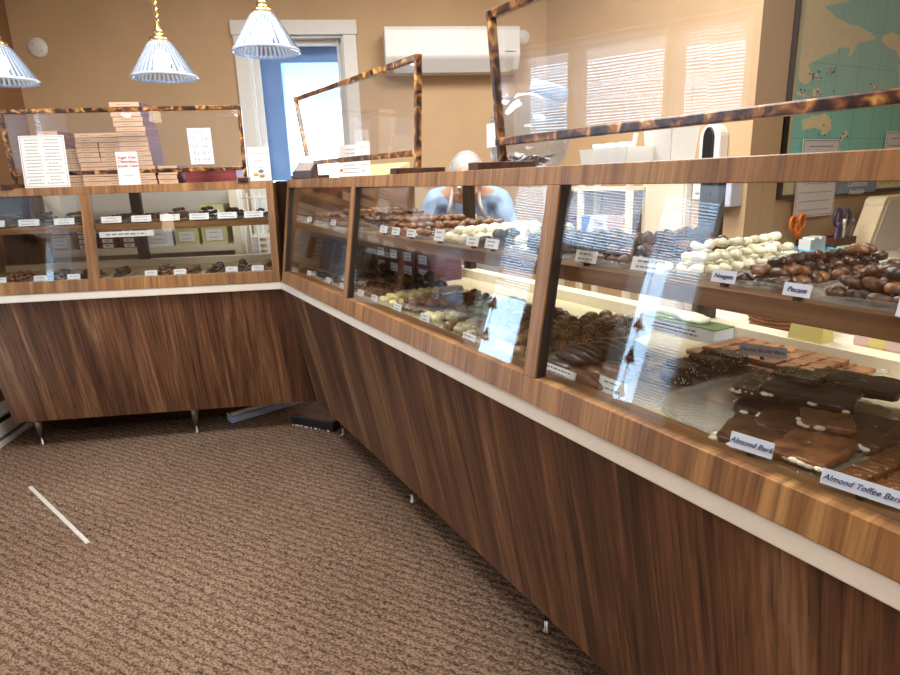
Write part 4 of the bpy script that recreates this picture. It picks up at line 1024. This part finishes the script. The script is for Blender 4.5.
# sprinkled bark
tray(FB, 2.05, 2.21, .21, .52, DK, 'clear tray holding the white sprinkled dark bark')
heap(FB, meshes(SPB, [SPECK], 'bark'), 'sprinkled_bark', 'dark bark slab topped with white crumbs', 'chocolate', 'white sprinkled dark bark', 2.075, 2.19, .235, .50, DK+.003, .07, .062, .022, 2, rz=.5, tilt=.12, s=.85)
# peanut butter bark
tray(FB, 2.0, 2.36, .44, .67, DK, 'clear tray holding the peanut butter bark squares')
pbm = meshes(PB, [PBUT], 'pb')
for l, (nx, ny) in enumerate(((9, 5), (7, 4))):
    for j in range(ny):
        for i in range(nx):
            put(random.choice(pbm), 'peanut_butter_bark', 'brown square of bark behind the Peanut Butter Bark card', 'chocolate', 'peanut butter bark squares',
                FB @ Matrix.Translation((2.026+i*.0365+.03*l, .470+j*.039+.02*l, DK+.004+l*.012)) @ Matrix.Rotation(random.uniform(-.12, .12), 4, 'Z') @ Matrix.Rotation(-.05+random.uniform(-.05, .05), 4, 'Y'))
card(FB, 2.20, .455, DK+.035, 'label card reading Peanut Butter Bark', .092, .024, rz=.45, txt='Peanut Butter Bark', size=.0108, lean=.3)
# scallop tray
def fan(x, y, z, rx, ry, label, rz=0):
    t = thing('scallop_tray', label, 'tray', at(FB, x, y, z+.0005, rz))
    n = 72; b = bmesh.new(); rings = []
    for (q, zz, w) in ((.0, .003, 0), (.22, .002, .0008), (.55, .001, .0040), (.85, .001, .005), (.97, .016, .002), (1.02, .019, .002), (1.02, .017, .002), (.93, .003, .0), (.0, .0, 0)):
        rings.append([b.verts.new((rx*q*math.copysign(abs(math.cos(2*PI*k/n))**.6, math.cos(2*PI*k/n)), ry*q*math.copysign(abs(math.sin(2*PI*k/n))**.6, math.sin(2*PI*k/n)), zz+(w if k % 2 else -w*.2))) for k in range(n)])
    for A, B in zip(rings, rings[1:]):
        for k in range(n): b.faces.new([A[k], A[(k+1) % n], B[(k+1) % n], B[k]]).smooth = False
    bmesh.ops.remove_doubles(b, verts=b.verts, dist=1e-5)
    g = G(); g.b.free(); g.b = b; g.obj('tray_shell', clear('ribbed_tray_plastic', '#fbfbf8', 1.5, .22, .06), t); return t
fan(2.36, .25, DK, .155, .17, 'clear scalloped tray under the dark almond slabs')
def shard(seed, w, d, h):
    r = random.Random(seed); b = bmesh.new(); n = 36; out = []
    for k in range(n):
        a = 2*PI*k/n; c, s_ = math.cos(a), math.sin(a); q = max(abs(c), abs(s_))
        f = 1+.10*noise.noise(Vector((c*1.6, s_*1.6, seed)))+r.uniform(-.025, .025)
        out.append((c/q*w/2*f, s_/q*d/2*f))
    rings = []
    for q, z in ((.99, 0), (1.0, h*.3), (1.01, h*.75), (.985, h), (.93, h), (.72, h), (.5, h), (.25, h)):
        rings.append([b.verts.new((x*q+(r.uniform(-.002, .002) if .95 < q else 0), y*q+(r.uniform(-.002, .002) if .95 < q else 0), (z+.0028*noise.noise(Vector((x*q*38, y*q*38, seed)))+.0022*noise.noise(Vector((x*q*120, y*q*120, seed))) if z > h*.8 else z))) for x, y in out])
    for A, B in zip(rings, rings[1:]):
        for k in range(n): b.faces.new([A[k], A[(k+1) % n], B[(k+1) % n], B[k]]).smooth = True
    b.faces.new(rings[0][::-1]); b.faces.new(rings[-1])
    return b
def slab(label, x, y, z, w, d, h, mat, rz, nuts, group, tilt=0, name='almond_bark_slab', seed=0):
    t = thing(name, label, 'chocolate', at(FB, x, y, z, rz) @ Matrix.Rotation(tilt, 4, 'Y'), group)
    b = shard(200+seed, w, d, h)
    g = G(); g.b.free(); g.b = b; g.obj('slab', mat, t)
    r = random.Random(seed)
    for k in range(nuts):
        e = r.choice(('f', 'f', 'f', 'l', 'l', 't'))
        p = {'f': (r.uniform(-w*.45, w*.45), -d/2, h*r.uniform(.3, .7)), 'l': (-w/2, r.uniform(-d*.45, d*.45), h*.5), 't': (r.uniform(-w*.4, w*.4), r.uniform(-d*.4, d*.4), h-.003)}[e]
        G().ball(p, r.uniform(.0035, .0068), sub=2, sc=(1.4, .8, .7)).obj('almond', ALMOND, t)
    return t
GB = 'dark almond slabs'
slab('upper left dark slab stacked behind the Almond Bark card', 2.33, .30, DK+.030, .12, .10, .015, SPECK, .4, 6, GB, seed=1)
slab('upper middle dark almond slab in the scalloped tray', 2.385, .315, DK+.036, .14, .11, .015, DARK, .35, 10, GB, .05, seed=2)
slab('upper right dark almond slab with green sheen', 2.40, .43, DK+.034, .14, .10, .015, DARK, .4, 10, GB, seed=3)
slab('lower dark almond slab beneath the stacked ones', 2.37, .30, DK+.008, .17, .15, .016, DARK, .35, 8, GB, seed=4)
tray(FB, 2.35, 2.535, .07, .36, DK, 'clear tray holding the Almond Bark slabs')
GA = 'almond bark slabs'
slab('dark almond slab at the left of the Almond Bark tray', 2.415, .145, DK+.006, .12, .12, .016, BROWN, .35, 9, GA, seed=5)
slab('dark almond slab tucked behind the Almond Bark card', 2.425, .22, DK+.010, .12, .10, .015, BROWN, .3, 6, GA, seed=6)
slab('milk chocolate almond slab beside the Almond Bark card', 2.49, .15, DK+.012, .085, .12, .016, MILK, .15, 12, GA, seed=7)
slab('brown almond slab at the right rear of the Almond Bark tray', 2.495, .285, DK+.010, .10, .13, .015, BROWN, .1, 8, GA, seed=8)
slab('thick brown almond slab at the right edge behind the toffee', 2.57, .35, DK+.01, .10, .16, .017, BROWN, .1, 5, GA, seed=9)
slab('small milk chocolate shard lying on the slabs behind the Almond Bark card', 2.46, .235, DK+.027, .075, .07, .013, MILK, .6, 6, GA, .05, seed=10)
slab('small dark shard on top of the dark almond stack', 2.34, .36, DK+.046, .08, .07, .013, SPECK, .1, 4, GB, -.05, seed=11)
card(FB, 2.447, .062, DK+.014, 'label card reading Almond Bark', .064, .024, rz=.15, txt='Almond Bark', size=.0118)
tray(FB, 2.545, 2.80, .07, .36, DK, 'clear tray holding the almond toffee bark')
tfm = meshes(PB, [TOFF], 'toffee')
for l, (nx, ny) in enumerate(((5, 6), (5, 6))):
    for j in range(ny):
        for i in range(nx):
            put(random.choice(tfm), 'toffee_bark', 'crumb topped milk square behind the Almond Toffee Bark card', 'chocolate', 'almond toffee bark squares',
                FB @ Matrix.Translation((2.577+i*.044-.006*l, .104+j*.042+.004*l, DK+.004+l*.012)) @ Matrix.Rotation(random.uniform(-.2, .2), 4, 'Z') @ Matrix.Rotation(random.uniform(-.08, .08), 4, 'Y'))
card(FB, 2.60, .064, DK+.014, 'label card reading Almond Toffee Bark', .094, .021, rz=.15, txt='Almond Toffee Bark', size=.0108)
# --- back case shelf
for i, (c, w, kind, nm, what, pre, l) in enumerate((
    (-1.27, .13, SQD, 'dark_square', 'dark squares', 'at the left end of the back shelf', 2), (-1.12, .14, D_, 'dark_cluster', 'dark clusters', 'second from left on the back shelf', 2),
    (-.965, .13, SQD, 'dark_square', 'dark slabs', 'left of the post on the back shelf', 2), (-.755, .13, D_, 'dark_cluster', 'dark clusters', 'right of the post on the back shelf', 1),
    (-.62, .12, OD, 'dark_oval', 'dark ovals', 'behind the second card right of the post, back shelf', 1), (-.49, .12, B_, 'nut_cluster', 'brown clusters', 'in the middle of the right half, back shelf', 2),
    (-.355, .12, D_, 'dark_cluster', 'dark nut clusters', 'before the olive boxes, back shelf', 2), (-.225, .12, DB, 'dark_cluster', 'large dark clusters', 'second from the right end, back shelf', 1),
    (-.10, .11, D_, 'dark_cluster', 'small dark clusters', 'at the right end of the back shelf', 1))):
    T(FA, kind, c-w/2, c+w/2, .10, .34, SHA, .031 if kind is not DB else .042, .034 if kind is not DB else .046, .026, l+1, nm, what, pre, c-.01, 'label card before the %s %s' % (what, pre), cw=.09, ch=.030, s=.85)
heap(FA, meshes(BIT, [WCHOC], 'bit'), 'white_piece', 'white nut piece on the left of the back shelf', 'chocolate', 'white pieces on the back shelf', -1.30, -1.02, .355, .44, SHA, .035, .035, .01, 2)
t = thing('shelf_sign', 'long white sign strip hung under the back case shelf', 'sign', at(FA, -.70, .079, 1.080))
g = G().box(-.122, .122, 0, .002, 0, .026); sheet_lines(g, -.115, .115, .002, .024, 0, 1, 1, .006, 5); g.obj('strip', [PAPER, INK], t)
# --- back case deck
for i, (c, w, kind, nm, what, pre, l, hascard) in enumerate((
    (-1.28, .15, BTM, 'nut_bark', 'brown nut bits', 'at the left end of the back deck', 2, 1), (-1.10, .15, meshes(BIT, [MILK, BROWN, DARK], 'bit'), 'nut_bark', 'brown and dark bits', 'second from left on the back deck', 2, 1),
    (-.95, .11, BTD, 'nut_bark', 'dark bits', 'left of the post on the back deck', 2, 1), (-.80, .07, BTD, 'nut_bark', 'dark nut bits', 'right of the post on the back deck', 2, 0),
    (-.595, .13, BTM, 'nut_bark', 'milk nut bits', 'right of the empty cream deck', 2, 1), (-.46, .11, SQM, 'bark_square', 'flat brown squares', 'in the middle of the back deck', 1, 1),
    (-.34, .12, BTD, 'nut_bark', 'brown bark bits', 'right of the flat squares, back deck', 2, 0), (-.215, .12, B_+D_[:2], 'nut_cluster', 'dark heaped clusters', 'second from right on the back deck', 2, 1),
    (-.09, .10, BTM, 'nut_bark', 'reddish nut bits', 'at the right end of the back deck', 2, 1))):
    dx = .027 if kind not in (SQM,) and nm == 'nut_bark' else .045
    T(FA, kind, c-w/2, c+w/2, .10, .34, DK, dx, dx, .018 if dx < .04 else .026, l+1, nm, what, pre, (c-.03) if hascard else None, cw=.058, ch=.036, s=1.35 if dx < .04 else 1)

# ------------------------------------------------------------------ person behind the right case
def skin_mesh(chains, sub=1):
    """chains: list of list of ((x,y,z), r). chains start at a point of another chain when coordinates match."""
    me = bpy.data.meshes.new('s'); V = []; R = []; E = []; idx = {}
    for ch in chains:
        last = None
        for p, r in ch:
            k = tuple(round(c, 4) for c in p)
            if k not in idx: idx[k] = len(V); V.append(p); R.append(r)
            i = idx[k]
            if last is not None and last != i: E.append((last, i))
            last = i
    me.from_pydata(V, E, [])
    o = bpy.data.objects.new('s', me); COL.objects.link(o)
    md = o.modifiers.new('skin', 'SKIN'); md.use_smooth_shade = True
    for i, sv in enumerate(me.skin_vertices[0].data): sv.radius = (R[i], R[i]); sv.use_root = (i == 0)
    sb = o.modifiers.new('sub', 'SUBSURF'); sb.levels = sub; sb.render_levels = sub
    bpy.context.view_layer.update()
    out = bpy.data.meshes.new_from_object(o.evaluated_get(bpy.context.evaluated_depsgraph_get()))
    bpy.data.objects.remove(o); return out
def merge(ms, name, mat, parent, voxel=.008, extra=None):
    b = bmesh.new()
    for m in ms: b.from_mesh(m)
    g = G(); g.b.free(); g.b = b
    if extra: extra(g)
    me = bpy.data.meshes.new('m'); b.to_mesh(me); b.free()
    o = bpy.data.objects.new('m', me); COL.objects.link(o)
    md = o.modifiers.new('r', 'REMESH'); md.mode = 'VOXEL'; md.voxel_size = voxel; md.use_smooth_shade = True
    sm = o.modifiers.new('sm', 'SMOOTH'); sm.iterations = 2; sm.factor = .5
    bpy.context.view_layer.update()
    out = bpy.data.meshes.new_from_object(o.evaluated_get(bpy.context.evaluated_depsgraph_get()))
    bpy.data.objects.remove(o); out.materials.clear(); out.materials.append(mat)
    for p in out.polygons: p.use_smooth = True
    q = bpy.data.objects.new(name, out); COL.objects.link(q); q.parent = parent
    return q
pw = FB @ Vector((-.03, 1.10, 0))
PM = Matrix.Translation(pw) @ Matrix.Rotation(-.12, 4, 'Z')
per = thing('person', 'person in light blue shirt, white apron and hair net bending over behind the right case', 'person', PM)
hip = (0, .14, .93); ch = (0, -.06, 1.10); nk = (0, -.19, 1.225); hd = Vector((.012, -.275, 1.297))
arms = []; hands = []; sleeves = []
for s in (-1, 1):
    sh, el, wr = (s*.185, -.14, 1.20), (s*.235, -.14, .965), (s*.085+.03, -.37, 1.075)
    arms.append([(nk, .055), ((s*.10, -.16, 1.205), .06), (sh, .055), (el, .042), (wr, .028)])
    sleeves.append([((0, -.10, 1.15), .11), ((s*.10, -.15, 1.20), .07), (sh, .068), ((s*.22, -.14, 1.07), .060), (el, .054), ((s*.165+.012, -.27, 1.015), .045)])
    mv = lambda x, y, z: (x+.03, y, z+.055)
    pc_ = mv(s*.065, -.425, 1.045); kn = mv(s*.08, -.40, 1.035)
    hands.append([(wr, .027), (kn, .03), (pc_, .026)])
    for k in range(4):
        bx = s*(.088-.016*k); ln = (.028, .034, .032, .024)[k]
        hands.append([(pc_, .026), (mv(bx, -.445, 1.052-.004*k), .0095), (mv(bx-s*.006, -.445-ln, 1.05-.004*k), .0088), (mv(bx-s*.022, -.445-ln*1.3, 1.036-.004*k), .0078)])
    hands.append([(kn, .03), (mv(s*.052, -.405, 1.056), .012), (mv(s*.036, -.425, 1.066), .0105), (mv(s*.022, -.445, 1.066), .0085)])
legs = [[(hip, .12), ((s*.09, .14, .86), .09), ((s*.10, .10, .48), .062), ((s*.10, .15, .09), .042), ((s*.10, .02, .035), .034)] for s in (-1, 1)]
body = skin_mesh([[(hip, .12), (ch, .125), (nk, .05), ((0, -.23, 1.25), .05), (tuple(hd), .06)]]+arms+legs)
hnd = skin_mesh(hands)
def face(g):
    g.ball(hd, .1, sub=3, sc=(.76, .95, 1.12))
    f = Vector((0, -.80, -.60))                       # face looks forward and down
    up = Vector((0, -.60, .80))
    c = hd
    g.ball(c+f*.094+up*-.008, .016, sub=2, sc=(.8, 1.0, 1.1)); g.ball(c+f*.075+up*-.07, .032, sub=2)
    g.ball(c+f*.085+up*-.048, .02, sub=2, sc=(1.3, .6, .5))
    for s in (-1, 1): g.ball(c+Vector((s*.078, 0.005, -.01)), .022, sub=2, sc=(.4, .7, 1.2)); g.ball(c+f*.07+Vector((s*.035, 0, 0))+up*-.03, .026, sub=2)
merge([body, hnd], 'body', SKIN, per, .0075, face)
f = Vector((0, -.80, -.60)); up = Vector((0, -.60, .80))
for s in (-1, 1):
    e = G().ball(hd+f*.088+up*.012+Vector((s*.032, 0, 0)), .011, sub=2).obj('eye', WHITE, per); G().ball(hd+f*.098+up*.012+Vector((s*.032, 0, 0)), .005, sub=1).obj('pupil', BLACK, e)
G().ball(hd+f*.102+up*-.048, .014, sub=2, sc=(1.4, .35, .35)).obj('mouth', plain('lips', '#a8665a', .5), per)
g = G().ball(hd+Vector((0, .014, .018)), .103, sub=4, sc=(.80, .95, 1.02))
bmesh.ops.delete(g.b, geom=[v for v in g.b.verts if (v.co-hd).dot(f) > .045 or v.co.z < hd.z-.06], context='VERTS')
bmesh.ops.solidify(g.b, geom=g.b.faces[:], thickness=.006)
g.obj('hair', HAIR, per)
NET = clear('hair_net_mesh', '#efefef', 1.15, .15, .6)
g = G().ball(hd+Vector((0, .014, .024)), .109, sub=4, sc=(.83, .98, 1.02))
for v in g.b.verts: v.co += (v.co-hd).normalized()*.006*noise.noise(v.co*45)
bmesh.ops.delete(g.b, geom=[v for v in g.b.verts if (v.co-hd).dot(f) > .05 or v.co.z < hd.z-.055], context='VERTS')
bmesh.ops.solidify(g.b, geom=g.b.faces[:], thickness=.002)
g.obj('hair_net', NET, per)
shirt = [skin_mesh([[((0, .14, .90), .15), ((0, .04, 1.0), .148), ((0, -.06, 1.10), .148), ((0, -.10, 1.15), .14), ((0, -.185, 1.225), .080)]]+sleeves)]
shirt += [skin_mesh([[((s_*.075, .08, .98), .125), ((s_*.085, -.06, 1.10), .125), ((s_*.10, -.125, 1.165), .092)]]) for s_ in (-1, 1)]
merge(shirt, 'shirt', SHIRT, per, .009)
sh_ = bpy.data.objects[COL.objects[-1].name].data
for v in sh_.vertices: v.co += v.normal*.010*noise.noise(Vector((v.co.x*24, v.co.y*13, v.co.z*13)))
trous = skin_mesh([[((0, .14, .95), .135), ((0, .14, .88), .14)]]+[[((0, .14, .88), .14), ((s*.09, .14, .82), .105), ((s*.10, .10, .48), .078), ((s*.10, .15, .09), .062)] for s in (-1, 1)])
merge([trous], 'trousers', PANTS, per, .01)
for s in (-1, 1): G().ball((s*.10, .04, .045), .05, sub=3, sc=(.9, 2.4, .85)).obj('shoe', BLACK, per, bevel=0)
g = G()
q = [(-.13, -.215, 1.10), (.13, -.215, 1.10), (.17, -.03, .72), (-.17, -.03, .72)]
g.prism(q, (0, -.008, 0)).obj('apron', APRON, per)
for s in (-1, 1): G().tube([(s*.10, -.22, 1.10), (s*.075, -.262, 1.17), (s*.065, -.215, 1.25), (s*.03, -.12, 1.285)], .010, 8).obj('apron_strap', APRON, per)
t = thing('candy_block', 'yellow candy block held in the hands of the person', 'candy', PM @ Matrix.Translation((.03, -.455, 1.095)) @ Matrix.Rotation(.3, 4, 'Z'))
G().box(-.042, .042, -.02, .02, -.012, .03).obj('block', plain('butter_yellow', '#e6bf6a', .5), t, bevel=.006)

# ------------------------------------------------------------------ ceiling lights, daylight, camera
def ceiling_panel(label, x, y, w, d, e, col=(1, .95, .88), rz=0):
    t = thing('ceiling_light', label, 'ceiling light', Matrix.Translation((x, y, H)) @ Matrix.Rotation(rz, 4, 'Z'), 'ceiling light panels')
    g = G()
    for a in ((-w/2-.03, w/2+.03, -d/2-.03, -d/2), (-w/2-.03, w/2+.03, d/2, d/2+.03), (-w/2-.03, -w/2, -d/2, d/2), (w/2, w/2+.03, -d/2, d/2)): g.box(a[0], a[1], a[2], a[3], -.05, -.001)
    g.obj('frame', WHITE, t)
    G().box(-w/2, w/2, -d/2, d/2, -.03, -.02).obj('diffuser', emis('panel_glow', '#fff6ea', 3), t)
    l = bpy.data.lights.new('panel_lamp', 'AREA'); l.shape = 'RECTANGLE'; l.size = w; l.size_y = d; l.energy = e; l.color = col
    o = bpy.data.objects.new('panel_lamp', l); COL.objects.link(o); o.parent = t; o.location = (0, 0, -.055)
ceiling_panel('ceiling light panel over the shop floor', -.75, 1.75, 1.2, .6, 55, (1, .98, .96))
ceiling_panel('ceiling light panel over the aisle behind the right case', .45, 2.55, 1.2, .6, 42, (1, .98, .96), rz=-.5)
ceiling_panel('ceiling light panel over the right foreground', 1.1, .1, 1.2, .6, 38, (1, .98, .96))
ceiling_panel('ceiling light panel behind the viewpoint', -.4, -1.6, 1.2, .6, 45, (1, .98, .96))

w = bpy.data.worlds.new('sky'); S.world = w; w.use_nodes = True; nt = w.node_tree
bg = nt.nodes['Background']; bg.inputs['Color'].default_value = (.60, .79, 1, 1); bg.inputs['Strength'].default_value = 11.0

cam = bpy.data.cameras.new('camera'); co = bpy.data.objects.new('camera', cam); COL.objects.link(co)
cam.sensor_width = 36; cam.lens = 609.4567/900*36; cam.clip_start = .02
pi_, ro = math.radians(14.64), math.radians(-1.866)
Fv = Vector((0, math.cos(pi_), -math.sin(pi_))); R0 = Vector((1, 0, 0)); U0 = R0.cross(Fv)
Rv = math.cos(ro)*R0+math.sin(ro)*U0; Uv = -math.sin(ro)*R0+math.cos(ro)*U0
co.matrix_world = Matrix(((Rv.x, Uv.x, -Fv.x, 0), (Rv.y, Uv.y, -Fv.y, 0), (Rv.z, Uv.z, -Fv.z, 1.30), (0, 0, 0, 1)))
S.camera = co
S.view_settings.view_transform = 'Standard'; S.view_settings.look = 'None'; S.view_settings.gamma = 1; S.view_settings.exposure = 0.36
S.cycles.transparent_max_bounces = 32; S.cycles.use_denoising = True; S.cycles.max_bounces = 10
print('pieces', NCH[0], 'objects', len(S.objects))
